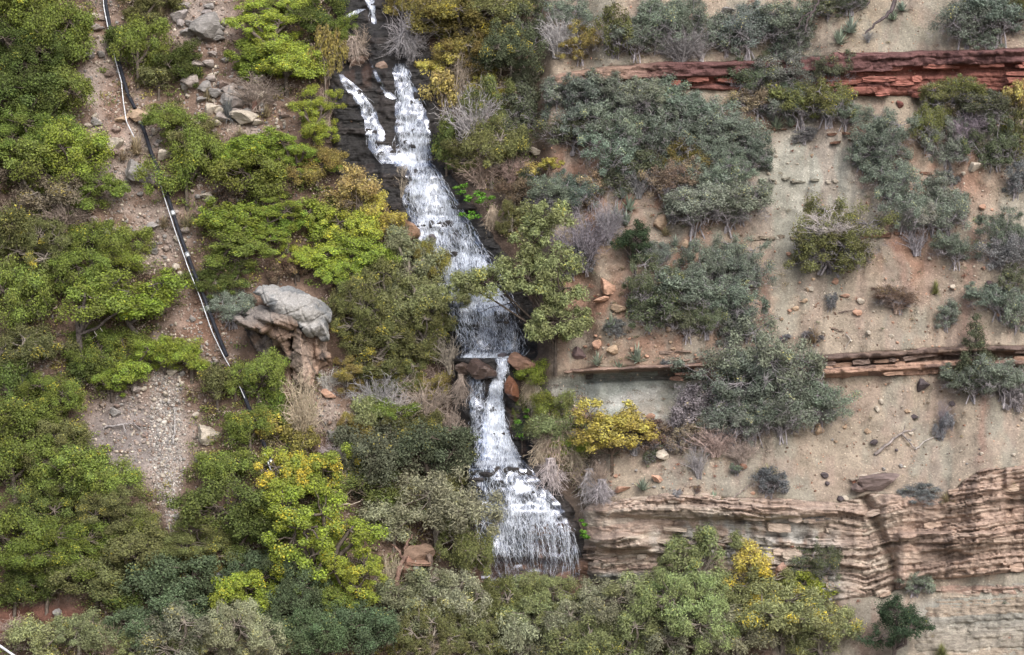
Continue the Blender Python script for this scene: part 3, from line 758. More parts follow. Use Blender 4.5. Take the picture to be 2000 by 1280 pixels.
GR = (.25, .235, .225); TN = (.38, .28, .20); PL = (.42, .37, .31); BR = (.13, .085, .065); DK = (.09, .075, .08); OR = (.33, .20, .13); PK = (.42, .26, .19)
NAMED_ROCKS = [
    (405, 48, 78, 66, GR, 'weathered grey outcrop near the bright lime tree'), (372, 62, 40, 22, GR, 'dark grey rock at the foot of the weathered outcrop'),
    (272, 226, 62, 30, TN, 'flat-topped tan stone block the black pipe runs over'), (240, 232, 34, 14, TN, 'tan slab propping the flat-topped block'),
    (268, 338, 66, 52, GR, 'cracked grey boulder beside the black pipe'), (304, 352, 34, 30, (.2, .17, .16), 'brown rock touching the cracked grey boulder'), (222, 282, 36, 46, PL, 'pale upright rock on the scree beside the cracked boulder'),
    (205, 292, 18, 22, PL, 'small pale rock leaning on the upright one'),
    (699, 122, 50, 36, (.17, .115, .09), 'rounded brown boulder at the lip of the upper fall'), (748, 131, 30, 24, (.22, .155, .12), 'smaller tan boulder at the lip of the upper fall'),
    (40, 742, 42, 52, (.22, .225, .24), 'blue-grey boulder among the green bushes'), (406, 852, 54, 52, PL, 'pale split boulder under green leaves beside the scree strip'),
    (682, 813, 30, 22, PL, 'white rounded rock below the big overhanging boulder'), (650, 852, 34, 30, GR, 'flat grey rock on scree below the white rounded rock'), (640, 770, 34, 18, PK, 'pinkish slab at the foot of the overhanging boulder'),
    (612, 640, 0, 0, GR, ''), (938, 724, 68, 46, (.075, .05, .042), 'dark brown root-bound boulder splitting the fall'), (906, 720, 40, 32, (.08, .055, .045), 'dark wet boulder beside the root-bound one'),
    (1016, 708, 62, 36, (.24, .145, .105), 'square tan-red boulder at the foot of the willow'), (982, 697, 22, 14, DK, 'small black stone in the rock pool'),
    (1002, 762, 34, 60, (.13, .055, .03), 'rusty orange wet rock beside the white spout'), (452, 198, 62, 34, GR, 'low grey outcrop beside the dry grass tuft'), (482, 228, 66, 32, PL, 'pale ledge of outcrop above the green thicket'), (402, 168, 34, 30, GR, 'grey rock over the low outcrop'),
    (425, 215, 34, 20, PL, 'pale rock under the low grey outcrop'), (500, 205, 26, 34, (.2, .12, .1), 'reddish split rock beside the low outcrop'), (203, 462, 42, 44, GR, 'grey boulder on the scree above green bushes'), (300, 490, 28, 22, GR, 'grey rock in the middle of the wide scree'), (342, 522, 20, 16, PL, 'white stone lying beside the pipe'),
    (353, 540, 16, 22, PL, 'pale stone standing under the pipe'), (798, 452, 46, 52, (.24, .145, .09), 'orange-brown rock under the orange shrub by the cascade'), (820, 497, 56, 30, DK, 'black wet rock jutting into the cascade'), (845, 470, 20, 30, DK, 'black wet stone beside the jutting rock'),
    (903, 893, 40, 26, (.12, .075, .055), 'brown wet rock beside the pool above the lowest fall'), (1046, 297, 28, 18, PL, 'pale slab on red soil above the yellow bush'),
    (1291, 432, 32, 40, TN, 'tan leaning slab on red soil below the grey shrubs'), (1338, 480, 20, 26, TN, 'tan stone standing beside small agaves'), (1186, 562, 34, 44, PK, 'tall pinkish rock on the red bank beside the willow'),
    (1176, 584, 40, 12, PK, 'flat pink slab under the tall pinkish rock'), (1207, 603, 36, 20, TN, 'rounded tan rock on the red bank'), (1167, 674, 22, 20, PK, 'bright pink angular stone above the dark hollow'), (1197, 682, 30, 22, TN, 'tan stone beside the bright angular one'),
    (1130, 692, 36, 30, (.14, .1, .1), 'dark grey boulder beside the willow trunk'), (1130, 816, 46, 40, (.25, .17, .14), 'brown boulder below the pale shale beside the yellow tree'), (1271, 815, 22, 17, PK, 'pale egg-shaped stone on brown brush beyond the yellow tree'),
    (1296, 890, 32, 26, PL, 'pale blocky rock on bare soil beyond the yellow tree'), (1600, 840, 24, 30, TN, 'tan stone below the big grey shrub'), (1632, 550, 17, 15, PK, 'square pinkish stone on the bare slope'), (1584, 564, 16, 11, PL, 'pale stone on the bare slope beside the square one'),
    (1572, 588, 17, 9, TN, 'flat tan stone on the bare slope'), (1554, 603, 18, 11, TN, 'tan stone at the edge of the bare slope'), (1676, 610, 22, 12, PK, 'flat pinkish stone beside a dark stick'), (1682, 588, 18, 12, PL, 'pale stone above the flat pinkish one'), (1652, 578, 22, 9, PK, 'thin pink slab near the small blue-grey tuft'),
    (1741, 657, 14, 10, PL, 'small white stone above the dark ledge'), (1802, 752, 28, 30, DK, 'dark round boulder below the dark ledge'), (1860, 788, 18, 12, DK, 'dark flat stone beneath the conifer'), (1786, 814, 20, 12, DK, 'dark stone beside the weathered log'),
    (1772, 803, 16, 10, TN, 'tan stone beside the dark one above the log'), (1714, 800, 12, 16, PL, 'pale stone on the slope above the weathered log'), (1722, 785, 12, 12, PL, 'pale chip of stone below the dark round boulder'), (1694, 842, 16, 14, TN, 'tan stone by the end of the weathered log'), (1708, 865, 18, 14, DK, 'dark stone under the weathered log'),
    (1716, 940, 86, 42, (.19, .145, .135), 'big purplish-grey fallen slab at the cliff edge'), (1680, 955, 50, 20, (.17, .13, .12), 'grey slab under the big fallen slab'), (1612, 928, 18, 13, DK, 'dark stone near the cliff edge'), (1640, 975, 18, 13, DK, 'dark stone on the cliff lip'), (1652, 973, 16, 11, PL, 'pale stone on the cliff lip'),
    (1935, 556, 30, 18, (.07, .05, .055), 'dark purple stone beside the grey shrubs'), (1615, 945, 12, 10, DK, 'small dark stone above the cliff lip'), (1810, 238, 0, 0, GR, ''), (1757, 205, 18, 16, (.17, .075, .065), 'dark red fallen stone beneath the red ledge'),
    (1720, 232, 18, 8, PL, 'pale flat stone under the red ledge'), (1632, 354, 14, 10, PL, 'pale stone in the shale chute'), (1618, 356, 12, 8, PL, 'flat pale stone in the shale chute'), (1905, 325, 30, 22, PL, 'pale stone under grey twigs on the upper slope'), (1920, 405, 16, 12, PK, 'pink stone on the grey slope below the shrubs'),
    (1530, 1120, 30, 60, (.30, .19, .15), 'upright rose rock fin at the foot of the cliff behind yellow leaves'), (1420, 20, 30, 14, GR, 'grey slab near the top of the slope'), (1193, 22, 20, 12, PL, 'pale stone between shrubs at the top of the slope'), (1450, 912, 20, 14, RED, 'red slab on bare soil above the cliff'),
    (1285, 935, 30, 16, PK, 'pinkish slab beside an agave above the cliff'), (1215, 955, 36, 14, PK, 'flat pinkish slab on the lip of the buttress'), (430, 1130, 22, 28, (.26, .27, .3), 'pale grey stone peeping between dark bushes'), (335, 985, 16, 26, GR, 'grey stone on the narrow gravel path'), (345, 1010, 16, 14, GR, 'smaller grey stone on the narrow gravel path'),
    (112, 1198, 20, 18, GR, 'grey stone on the dark leaf litter'), (925, 1135, 36, 26, (.2, .13, .1), 'brown rock under the foot of the lowest fall'), (1105, 1125, 44, 26, (.22, .14, .11), 'reddish rock behind the foot of the lowest fall'),
]
for (u, v, w, h, c, lab) in NAMED_ROCKS:
    if w: set_rock('boulder' if w > 40 else 'rock', u, v, w, h, c, lab, cat='boulder' if w > 40 else 'rock', wet=(sum(c) < .26 and u < 1100) or (650 < u < 1000 and v < 900 and sum(c) < .5))

# chips and stones that are scattered singly over the slopes
r = np.random.default_rng(77)
def scatter_zone(n, fn, box):
    out = []
    while len(out) < n:
        u = r.uniform(box[0], box[1]); v = r.uniform(box[2], box[3])
        if fn(np.array(u), np.array(v)) > r.random(): out.append((u, v))
    return out
fall_clear = lambda u, v: (np.abs(u - fall_c(v)) / fall_w(v) > 1.5) * 1.0
SC = [
    (75, lambda u, v: np.clip(bare_mask(u, v) * (1 - ell(u, v, 325, 850, 30, 120, .3)), 0, 1), (150, 560, 0, 920), (14, 34), (GR, PL, (.3, .26, .24), SCREE, (.2, .15, .13)), 'broken angular rock half buried in the scree along the pipe', 'broken rocks of the pipe scree'),
    (26, lambda u, v: ell(u, v, 430, 190, 85, 85, .2), (340, 540, 90, 280), (18, 44), (GR, PL, (.3, .26, .24)), 'angular block of the broken grey outcrop below the lime tree', 'blocks of the broken outcrop'),
    (14, lambda u, v: ell(u, v, 400, 45, 60, 50, .2), (330, 470, 0, 100), (18, 40), (GR, (.28, .25, .24)), 'angular block beside the weathered grey outcrop', 'blocks of the upper outcrop'),
    (45, lambda u, v: bare_mask(u, v), (150, 520, 0, 950), (6, 15), (PL, GR, SCREE, TN), 'small grey-pink stone lying loose in the scree beside the black pipe', 'loose stones of the pipe scree'),
    (26, lambda u, v: ell(u, v, 325, 850, 30, 110, .3), (270, 380, 740, 970), (6, 14), ((.52, .48, .43), PL, GR), 'pale stone in the white gravel strip below the bushes', 'stones of the white gravel strip'),
    (45, lambda u, v: sm(1480, 1560, u) * .5 + .1, (1480, 2000, 490, 670), (5, 13), (PL, TN, PK), 'small stone on the bare tan slope above the dark ledge', 'stones on the bare tan slope'),
    (28, lambda u, v: sm(1560, 1650, u) * .5 + .02, (1400, 2000, 750, 930), (5, 12), (TN, DK, PL, GR), 'small stone on the bare slope between the dark ledge and the cliff', 'stones between ledge and cliff'),
    (30, lambda u, v: 1.0, (1130, 1400, 610, 710), (6, 16), (PK, TN, TN), 'pink stone on the red bank above the dark hollow', 'stones on the red bank'),
    (14, lambda u, v: 1.0, (1500, 1700, 290, 450), (5, 10), (PL, TN), 'small pale stone in the grey-green shale chute', 'stones in the shale chute'),
    (18, lambda u, v: fall_clear(u, v), (1030, 1400, 280, 620), (6, 14), (TN, PK), 'tan stone on red soil among the grey shrubs', 'stones among the grey shrubs'),
    (16, lambda u, v: 1.0, (1150, 1500, 880, 965), (5, 11), (PK, TN, GR), 'small stone on brown soil above the cliff lip', 'stones above the cliff lip'),
    (14, lambda u, v: 1.0, (1700, 2000, 200, 480), (5, 12), (PL, PK), 'pale chip of stone on the slope under the red ledge', 'stones under the red ledge'),
]
for n, fn, box, size, cs, lab, grp in SC:
    for (u, v) in scatter_zone(n, fn, box):
        w = size[0] + (size[1] - size[0]) * r.random() ** 2
        set_rock('broken_rock' if size[0] > 12 else 'stone', u, v, w, w * r.uniform(.45, .9), cs[r.integers(len(cs))], lab, grp, cat='stone', sink=.15)

# fine chips too small and too many to count
def chips(name, n, fn, box, size, cs, seed):
    rr = np.random.default_rng(seed)
    uu = rr.uniform(box[0], box[1], n * 4); vv = rr.uniform(box[2], box[3], n * 4)
    k = fn(uu, vv) > rr.random(n * 4); uu, vv = uu[k][:n], vv[k][:n]; n = len(uu)
    bm = bmesh.new(); bmesh.ops.create_icosphere(bm, subdivisions=1, radius=1)
    bv = np.array([x.co[:] for x in bm.verts]); bf = np.array([[x.index for x in f.verts] for f in bm.faces]); bm.free()
    sz = (size[0] + (size[1] - size[0]) * rr.random(n) ** 2.2) * .0145
    sc = sz[:, None] * rr.uniform(.55, 1.25, (n, 3))
    V = bv[None] * (1 + rr.normal(0, .18, (n, len(bv), 1))) * sc[:, None, :]
    P = ground(uu, vv, 0.02)
    V = (V + P[:, None]).reshape(-1, 3)
    F = (bf[None] + (np.arange(n) * len(bv))[:, None, None]).reshape(-1, 3)
    me = mesh_np(name, V, None, F)
    cc = np.asarray(cs, float)[rr.integers(len(cs), size=n)] * rr.uniform(.7, 1.2, (n, 1))
    attr(me, 'col', 'FLOAT_COLOR', 'POINT', rgba(np.repeat(cc, len(bv), 0)))
    return me
for nm, lab, a in (
    ('scree', 'loose grey and pink scree between the bushes along the pipe', (7500, lambda u, v: bare_mask(u, v) * .97 + .03, (0, 900, 0, 960), (2.0, 9), [SCREE, PL, SCREE * 1.3, GR, SOIL * 1.4], 1)),
    ('gravel', 'white gravel strip running down between the bushes', (2200, lambda u, v: np.maximum(ell(u, v, 325, 850, 30, 140, .4), ell(u, v, 335, 1010, 12, 90, .4)), (260, 400, 700, 1110), (2.0, 6.5), [(.47, .44, .41), (.4, .37, .34), SCREE * 1.25, GR], 2)),
    ('rubble', 'fine stone chips scattered over the bare tan slopes', (3800, lambda u, v: (.25 + .75 * sm(.5, .7, fbm(u / 60, v / 90, 19, 3))) * (1 - .9 * ell(u, v, 1200, 778, 160, 50, .2)), (1050, 2040, 0, 960), (1.8, 5.5), [TAN, PK, PL, SOIL, RED], 3))):
    o = add(nm, chips(nm, *a), M_GROUND); tag(o, lab, nm, kind='stuff')

# ------------------------------------------------------------------ the big overhanging boulder
bb = bpy.data.objects.new('overhanging_boulder', None); col.objects.link(bb)
tag(bb, 'huge overhanging boulder with a grey cap and an orange pillar below', 'boulder')
def lump_co(u, v, w, h, depth, tilt, out, seed, cuts=8):
    k = mpp(555, 700)
    me = facet_rock(seed, 4, cuts, .03)
    n = len(me.vertices); co = np.empty(n * 3, np.float32); me.vertices.foreach_get('co', co); co = co.reshape(-1, 3).astype(float)
    co *= np.array([w * k / 2, depth, h * k / 2])
    ca, sa = math.cos(tilt), math.sin(tilt)
    co = np.stack([co[:, 0] * ca + co[:, 2] * sa, co[:, 1], -co[:, 0] * sa + co[:, 2] * ca], -1)
    Yb = float(interp_grid(Yg, 560, 690))
    tri = np.array([p.vertices[:] for p in me.polygons]); bpy.data.meshes.remove(me)
    return co + place(np.array(float(u)), np.array(float(v)), np.array(Yb - out)), tri
def fused(name, lumps, colour, voxel=.055, amp=.12, strat=.0, seed=0, crease=.0):
    """several lumps of stone grown together into one weathered body"""
    V, F, n = [], [], 0
    for L in lumps:
        v, f = lump_co(*L); V.append(v); F.append(f + n); n += len(v)
    me = mesh_np(name, np.concatenate(V), None, np.concatenate(F))
    o = add(name, me); md = o.modifiers.new('remesh', 'REMESH'); md.mode = 'VOXEL'; md.voxel_size = voxel
    sm_ = o.modifiers.new('smooth', 'SMOOTH'); sm_.iterations = 2; sm_.factor = .5
    dg = bpy.context.evaluated_depsgraph_get()
    m2 = bpy.data.meshes.new_from_object(o.evaluated_get(dg)); o.modifiers.clear()
    o.data = m2; bpy.data.meshes.remove(me); m2.name = name
    n = len(m2.vertices); co = np.empty(n * 3, np.float32); m2.vertices.foreach_get('co', co); co = co.reshape(-1, 3).astype(float)
    nr = np.empty(n * 3, np.float32); m2.vertices.foreach_get('normal', nr); nr = nr.reshape(-1, 3)
    x, y, z = co.T
    d = amp * (fbm(x * 1.6 + y, z * 1.6 + y * .7, seed + 3, 4) - .5) * 2
    if strat: d = d + strat * (fbm(x * .7 + 3 + z * .5, (z + .45 * x) * 6, seed + 9, 3) - .5) * 2
    if crease:                                                  # joints weathered into the surface
        for a_, b_ in ((.9, .35), (-.4, .8)):
            q_ = x * a_ + z * b_ + .35 * (fbm(x * .9, z * .9 + y, seed + 21, 2) - .5)
            d = d - crease * np.exp(-(((q_ * 1.1) % 1.0 - .5) / .045) ** 2)
    d = d + .05 * (fbm(x * 6 + y * 3, z * 6, seed + 31, 3) - .5) * 2
    co = co + nr * d[:, None]
    m2.vertices.foreach_set('co', co.astype(np.float32).ravel()); m2.update()
    attr(m2, 'col', 'FLOAT_COLOR', 'POINT', rgba(colour(x, y, z)))
    m2.polygons.foreach_set('use_smooth', np.ones(len(m2.polygons), bool))
    m2.materials.clear(); m2.materials.append(M_BOULDER); o.parent = bb
    return o
M_BOULDER = ground_material('boulder_stone')
GCAP = np.array([.29, .28, .27])
def cap_col(x, y, z): return lerp(np.broadcast_to(GCAP, x.shape + (3,)), np.array([.17, .175, .18]), sm(.5, .68, fbm(x * 1.3, z * 1.3 + y, 5, 3)))
fused('cap_slab', [(578, 598, 150, 66, 1.8, .38, .9, 61, 5), (536, 570, 84, 28, 1.4, .05, -.2, 68, 6), (606, 628, 70, 62, 1.6, .75, 1.1, 73, 5)], cap_col, amp=.10, seed=1, crease=.10)
fused('cap_slab', [(622, 601, 66, 34, 1.5, .72, .6, 62, 6)], cap_col, amp=.06, seed=2, crease=.05)
fused('cap_slab', [(632, 644, 34, 48, 1.3, -.22, 1.3, 63, 6)], cap_col, amp=.06, seed=3, crease=.05)
Zp = float(place(np.array(560.), np.array(640.), np.array(float(interp_grid(Yg, 560, 690))))[2])
Xp = (560 - 1000) * mpp(560, 690)
def body_col(x, y, z):
    c = np.broadcast_to(np.array([.20, .165, .145]), x.shape + (3,))
    n = fbm(x * 1.1 + 4, z * .8, 12, 3)
    c = lerp(c, np.array([.25, .19, .155]), sm(Xp + .3, Xp + .9, x + (z - Zp) * .3))
    c = lerp(c, np.array([.28, .185, .135]), sm(.5, .62, n) * .6)
    c = lerp(c, np.array([.30, .235, .195]), .8 * ell(x, z, Xp + .95, Zp - 1.3, .55, 1.7, .4))
    c = lerp(c, np.array([.05, .045, .045]), .85 * sm(.52, .66, fbm(x * 2.2 + z * .6, z * .5 + y, 14, 3)))
    return lerp(c, np.array([.22, .20, .185]), sm(Zp + .35, Zp + .9, z) * .7)
fused('body', [(540, 618, 140, 56, 1.5, .14, 1.1, 64, 6), (496, 630, 84, 32, 1.2, .24, 1.3, 69, 6), (560, 640, 90, 60, 1.2, .1, .8, 79, 6), (590, 684, 54, 156, 1.1, -.09, 1.25, 65, 6), (560, 672, 26, 120, .9, -.38, .5, 66, 7), (600, 725, 60, 60, .9, 0, .5, 75, 7),
               (630, 690, 36, 60, .9, .1, .6, 67, 7), (620, 650, 50, 70, 1.0, 0, .7, 77, 7), (548, 650, 90, 60, .8, -.4, -.3, 71, 6), (505, 668, 34, 90, .6, -.8, -.2, 70, 7)], body_col, amp=.16, strat=.11, seed=4, crease=.09)

# ------------------------------------------------------------------ plants: how one is grown
def tubes(paths, radii, sides=4):
    """paths (K,N,3), radii (K,N) -> vertices, quads"""
    K, N = paths.shape[:2]
    d = paths[:, -1] - paths[:, 0]; d /= np.linalg.norm(d, axis=1, keepdims=True) + 1e-9
    ref = np.where(np.abs(d[:, 2:3]) > .9, np.array([[1., 0, 0]]), np.array([[0, 0, 1.]]))
    a = np.cross(d, ref); a /= np.linalg.norm(a, axis=1, keepdims=True) + 1e-9
    b = np.cross(d, a)
    ang = np.arange(sides) * 2 * math.pi / sides
    ring = a[:, None, None] * np.cos(ang)[None, None, :, None] + b[:, None, None] * np.sin(ang)[None, None, :, None]
    V = (paths[:, :, None] + ring * radii[:, :, None, None]).reshape(-1, 3)
    base = (np.arange(K)[:, None] * N + np.arange(N - 1)[None]).ravel() * sides
    q = np.concatenate([np.stack([base + i, base + (i + 1) % sides, base + sides + (i + 1) % sides, base + sides + i], -1) for i in range(sides)])
    return V, q

def join(parts):
    V, Q, n = [], [], 0
    for v, q in parts:
        V.append(v); Q.append(q + n); n += len(v)
    return np.concatenate(V), np.concatenate(Q)

def unit(x): return x / (np.linalg.norm(x, axis=-1, keepdims=True) + 1e-9)

def leaves_mesh(name, cen, clump, nrm, L, aspect, r):
    n = len(cen)
    t = unit(np.cross(nrm, unit(r.normal(size=(n, 3)))))
    b = np.cross(nrm, t)
    l = L * r.uniform(.6, 1.35, (n, 1)); w = l * aspect
    V = np.stack([cen - t * l * .5, cen + b * w * .5 + nrm * l * .08, cen + t * l * .5, cen - b * w * .5 + nrm * l * .08], 1).reshape(-1, 3)
    me = mesh_np(name, V, np.arange(n * 4).reshape(n, 4))
    attr(me, 'rnd', 'FLOAT', 'FACE', r.random(n))
    attr(me, 'clp', 'FLOAT', 'FACE', clump)
    return me

def bush_lobes(r, w, h, n, low=.12, lr=(.36, .6), spread=.58):
    cz = h * (low + 1) / 2; ez = h * (1 - low) / 2
    out = []
    for i in range(n):
        d = unit(r.normal(size=3)); q = r.random() ** .5 * spread
        rr = r.uniform(*lr)
        out.append((d[0] * q * w / 2, d[1] * q * w / 2, cz + d[2] * q * ez, w / 2 * rr, w / 2 * rr, ez * rr * r.uniform(.8, 1.1)))
    return np.array(out)

def grow(seed, w, h, lobes=None, nl=7, nclump=50, per=190, cr=.42, leaf=.13, aspect=.6, low=-.04, trunk=.035, stems=1, twigs=0, up=.45, droop=0.0, fork=.3, lr=(.30, .52), spread=.72, lean=0.0):
    """returns (crown mesh, trunk mesh) for one plant standing at the origin"""
    r = np.random.default_rng(seed)
    if lobes is None: lobes = bush_lobes(r, w, h, nl, low, lr, spread)
    area = lobes[:, 3] * lobes[:, 5]; pr = area / area.sum()
    C_, N_ = [], []
    while len(C_) < nclump:
        i = r.choice(len(lobes), p=pr); l = lobes[i]
        d = unit(r.normal(size=3))
        if d[2] < -.7: continue
        q = r.uniform(.55, 1.12)
        p = l[:3] + d * l[3:] * q
        inside = [np.linalg.norm((p - m[:3]) / m[3:]) for j, m in enumerate(lobes) if j != i]
        if inside and min(inside) < .55: continue
        if p[2] < .0: continue
        C_.append(p); N_.append(i)
    C_ = np.array(C_)
    cs = cr * r.uniform(.6, 1.3, nclump)
    cid = r.random(nclump)
    k = np.repeat(np.arange(nclump), (per * r.uniform(.6, 1.3, nclump)).astype(int)); n = len(k)
    d = unit(r.normal(size=(n, 3)))
    rad = r.random((n, 1)) ** .55
    ext = cs[k][:, None] * np.array([1.0, 1.0, .9])
    pos = C_[k] + d * rad * ext
    if droop: pos[:, 2] -= droop * cs[k] * (rad[:, 0] * np.linalg.norm(d[:, :2], axis=1)) ** 2 * 1.4
    # stragglers break up the outline
    pos += r.normal(0, .06, pos.shape) * cs[k][:, None] * 2
    nrm = unit(d * .6 + np.array([0, 0, up]) + r.normal(0, .45, (n, 3)))
    crown = leaves_mesh('crown', pos, cid[k], nrm, leaf, aspect, r)
    # wood
    paths, rads = [], []
    lc = lobes[:, :3]
    for i, c in enumerate(lc):
        b0 = np.array([r.normal(0, .06 * w), r.normal(0, .06 * w), 0]) if stems > 1 else np.zeros(3)
        t = np.linspace(0, 1, 6)[:, None]
        midp = np.array([c[0] * .25, c[1] * .25, c[2] * (fork + .25)])
        if stems == 1:
            tp = np.array([lean * h * .5, 0, fork * h])
            p = np.where(t < .41, tp * (t / .4), tp + (c - tp) * (t - .4) / .6)
            p = p + np.where(t < .41, 0, r.normal(0, .03 * w, p.shape) * np.sin(t * math.pi))
        else:
            p = (1 - t) ** 2 * b0 + 2 * t * (1 - t) * midp + t ** 2 * c
            p = p + r.normal(0, .035 * w, p.shape) * np.sin(t * math.pi) * .6
        p[0, 2] -= .35
        paths.append(p); rads.append(trunk * h * np.linspace(1.0, .33, 6))
    parts = [tubes(np.array(paths), np.array(rads), 5)]
    tw = []
    for i in range(nclump):
        s = lc[N_[i]]; e = C_[i]
        t = np.linspace(0, 1, 4)[:, None]
        tw.append(s + (e - s) * t + r.normal(0, .09 * np.linalg.norm(e - s), (4, 3)) * np.sin(t * math.pi))
    parts.append(tubes(np.array(tw), np.tile(trunk * h * np.linspace(.33, .1, 4), (nclump, 1)), 3))
    if twigs:
        i = r.integers(nclump, size=twigs); s = C_[i] + r.normal(0, .25, (twigs, 3)) * cs[i][:, None]
        low_ = r.random(twigs) < .55
        s[low_, 2] *= .55
        e = s + unit(r.normal(size=(twigs, 3)) + np.array([0, -.2, .25])) * r.uniform(.25, .75, (twigs, 1)) * cr * 1.7
        m = (s + e) / 2 + r.normal(0, .06, (twigs, 3))
        parts.append(tubes(np.stack([s, m, e], 1), np.tile([.011, .008, .003], (twigs, 1)), 3))
    V, q = join(parts)
    return crown, mesh_np('trunk', V, q, smooth=True)

def dead_brush(seed, w, h, stems=42, kids=7, hang=False, rad=.032):
    r = np.random.default_rng(seed)
    N = 6
    a = r.uniform(0, 2 * math.pi, stems); sp = r.random(stems) ** .6
    e = np.stack([np.cos(a) * sp * w / 2, np.sin(a) * sp * w / 2, h * r.uniform(.55, 1.05, stems) * np.sqrt(1 - .55 * sp ** 2)], -1)
    b = np.stack([r.normal(0, .05 * w, stems), r.normal(0, .05 * w, stems), np.zeros(stems) - .15], -1)
    t = np.linspace(0, 1, N)[None, :, None]
    m = b * .5 + e * .5 + np.stack([-e[:, 0] * .2, -e[:, 1] * .2, e[:, 2] * .18], -1)
    p = (1 - t) ** 2 * b[:, None] + 2 * t * (1 - t) * m[:, None] + t ** 2 * e[:, None]
    p = p + np.cumsum(r.normal(0, .022 * w, p.shape), 1) * t
    parts = [tubes(p, rad * np.linspace(1.25, .4, N)[None] * r.uniform(.7, 1.4, (stems, 1)), 3)]
    # side twigs
    K = stems * kids
    i = np.repeat(np.arange(stems), kids); j = r.integers(1, N - 1, K); f = r.random((K, 1))
    s = p[i, j] * (1 - f) + p[i, j + 1] * f
    dr = unit(p[i, j + 1] - p[i, j] + r.normal(0, .12 * w, (K, 3)) * .8)
    ln = h * r.uniform(.1, .34, (K, 1))
    e2 = s + dr * ln; m2 = (s + e2) / 2 + r.normal(0, .02 * w, (K, 3))
    parts.append(tubes(np.stack([s, m2, e2], 1), rad * np.tile([.5, .38, .15], (K, 1)), 3))
    K2 = K * 2
    i = np.repeat(np.arange(K), 2); f = r.random((K2, 1))
    s2 = m2[i] * (1 - f) + e2[i] * f
    e3 = s2 + unit(dr[i] + r.normal(0, .7, (K2, 3))) * h * r.uniform(.05, .16, (K2, 1))
    parts.append(tubes(np.stack([s2, (s2 + e3) / 2 + r.normal(0, .01 * w, (K2, 3)), e3], 1), rad * np.tile([.3, .22, .1], (K2, 1)), 3))
    V, q = join(parts)
    if hang:
        V = V.copy(); zz = V[:, 2].copy()
        V[:, 2] = -zz + .75 * np.sqrt(np.clip(zz / h, 0, 1)) * h * .35; V[:, 1] = -np.abs(V[:, 1]) * .9
    return mesh_np('branches', V, q)

def blades(seed, n, L, W, stiff=.4, width_mid=1.0):
    r = np.random.default_rng(seed)
    a = r.uniform(0, 2 * math.pi, n); el = np.arccos(r.random(n) ** .8 * .97)
    d = np.stack([np.cos(a) * np.sin(el), np.sin(a) * np.sin(el), np.cos(el)], -1)
    l = L * r.uniform(.65, 1.1, (n, 1))
    side = unit(np.cross(d, np.array([0, 0, 1.0]) + 1e-3)) * W
    b = np.stack([r.normal(0, .05 * L, n), r.normal(0, .05 * L, n), np.zeros(n)], -1)
    m = b + d * l * .55; e = b + d * l - np.array([0, 0, 1.0]) * (1 - stiff) * l * .25
    V = np.stack([b - side * .5, b + side * .5, m + side * .5 * width_mid, m - side * .5 * width_mid, e], 1).reshape(-1, 3)
    k = np.arange(n)[:, None] * 5
    me = mesh_np('leaf_rosette', V, k + np.array([[0, 1, 2, 3]]), k + np.array([[3, 2, 4]]))
    nf = len(me.polygons)
    attr(me, 'rnd', 'FLOAT', 'FACE', r.random(nf)); attr(me, 'clp', 'FLOAT', 'FACE', r.random(nf))
    return me

SPEC = {}
def species(key, name, cat, variants, bark=(.12, .1, .085)):
    SPEC[key] = dict(name=name, cat=cat, var=variants, bark=bark)
def dims(me):
    n = len(me.vertices); a = np.empty(n * 3, np.float32); me.vertices.foreach_get('co', a); a = a.reshape(-1, 3)
    lo, hi = np.percentile(a, .5, axis=0), np.percentile(a, 99.5, axis=0)
    return lo, hi
def V_(parts, ref):
    """parts: list of (part name, mesh, material, is_leaf)"""
    lo, hi = dims(ref)
    return dict(parts=parts, w=float(hi[0] - lo[0]), h=float(max(hi[2], .05)), cx=float((lo[0] + hi[0]) / 2), size=float(hi[0] - lo[0]))
def tree_var(*a, leafpart='crown', woodpart='trunk', **k):
    c, t = grow(*a, **k); c.materials.append(M_LEAF); t.materials.append(M_BARK)
    return V_([(leafpart, c, True), (woodpart, t, False)], c)

species('O', 'oak_tree', 'tree', [tree_var(101, 4.6, 4.0, nclump=58, per=357, cr=.46, leaf=0.103, twigs=130), tree_var(102, 4.8, 3.8, nl=9, nclump=62, per=339, cr=.44, leaf=0.103, twigs=130), tree_var(103, 4.2, 4.2, nclump=56, per=357, cr=.44, leaf=0.100, twigs=130),
    tree_var(104, 2.7, 2.3, nl=5, nclump=26, per=282, cr=.36, leaf=0.096, twigs=130), tree_var(105, 2.6, 2.4, nl=6, nclump=26, per=282, cr=.35, leaf=0.093, twigs=130), tree_var(106, 6.6, 5.0, nl=11, nclump=120, per=432, cr=.5, leaf=0.100, twigs=130)])
species('T', 'oak_tree', 'tree', [tree_var(111, 4.6, 5.2, nl=7, nclump=48, per=275, cr=.44, leaf=0.116, low=.3, trunk=.03, fork=.3, lean=.08), tree_var(112, 4.2, 5.4, nl=6, nclump=42, per=275, cr=.44, leaf=0.116, low=.28, trunk=.03, fork=.32, lean=-.3)], bark=(.10, .085, .08))
species('M', 'maple_tree', 'tree', [tree_var(121, 5.0, 4.5, nl=9, nclump=80, per=325, cr=.42, leaf=0.119, aspect=.65, up=.6), tree_var(122, 3.6, 3.4, nl=8, nclump=54, per=300, cr=.36, leaf=0.114, aspect=.65, up=.6), tree_var(123, 7.0, 7.4, nl=15, nclump=125, per=375, cr=.44, leaf=0.119, aspect=.65, up=.6, lr=(.24, .4), spread=.82)])
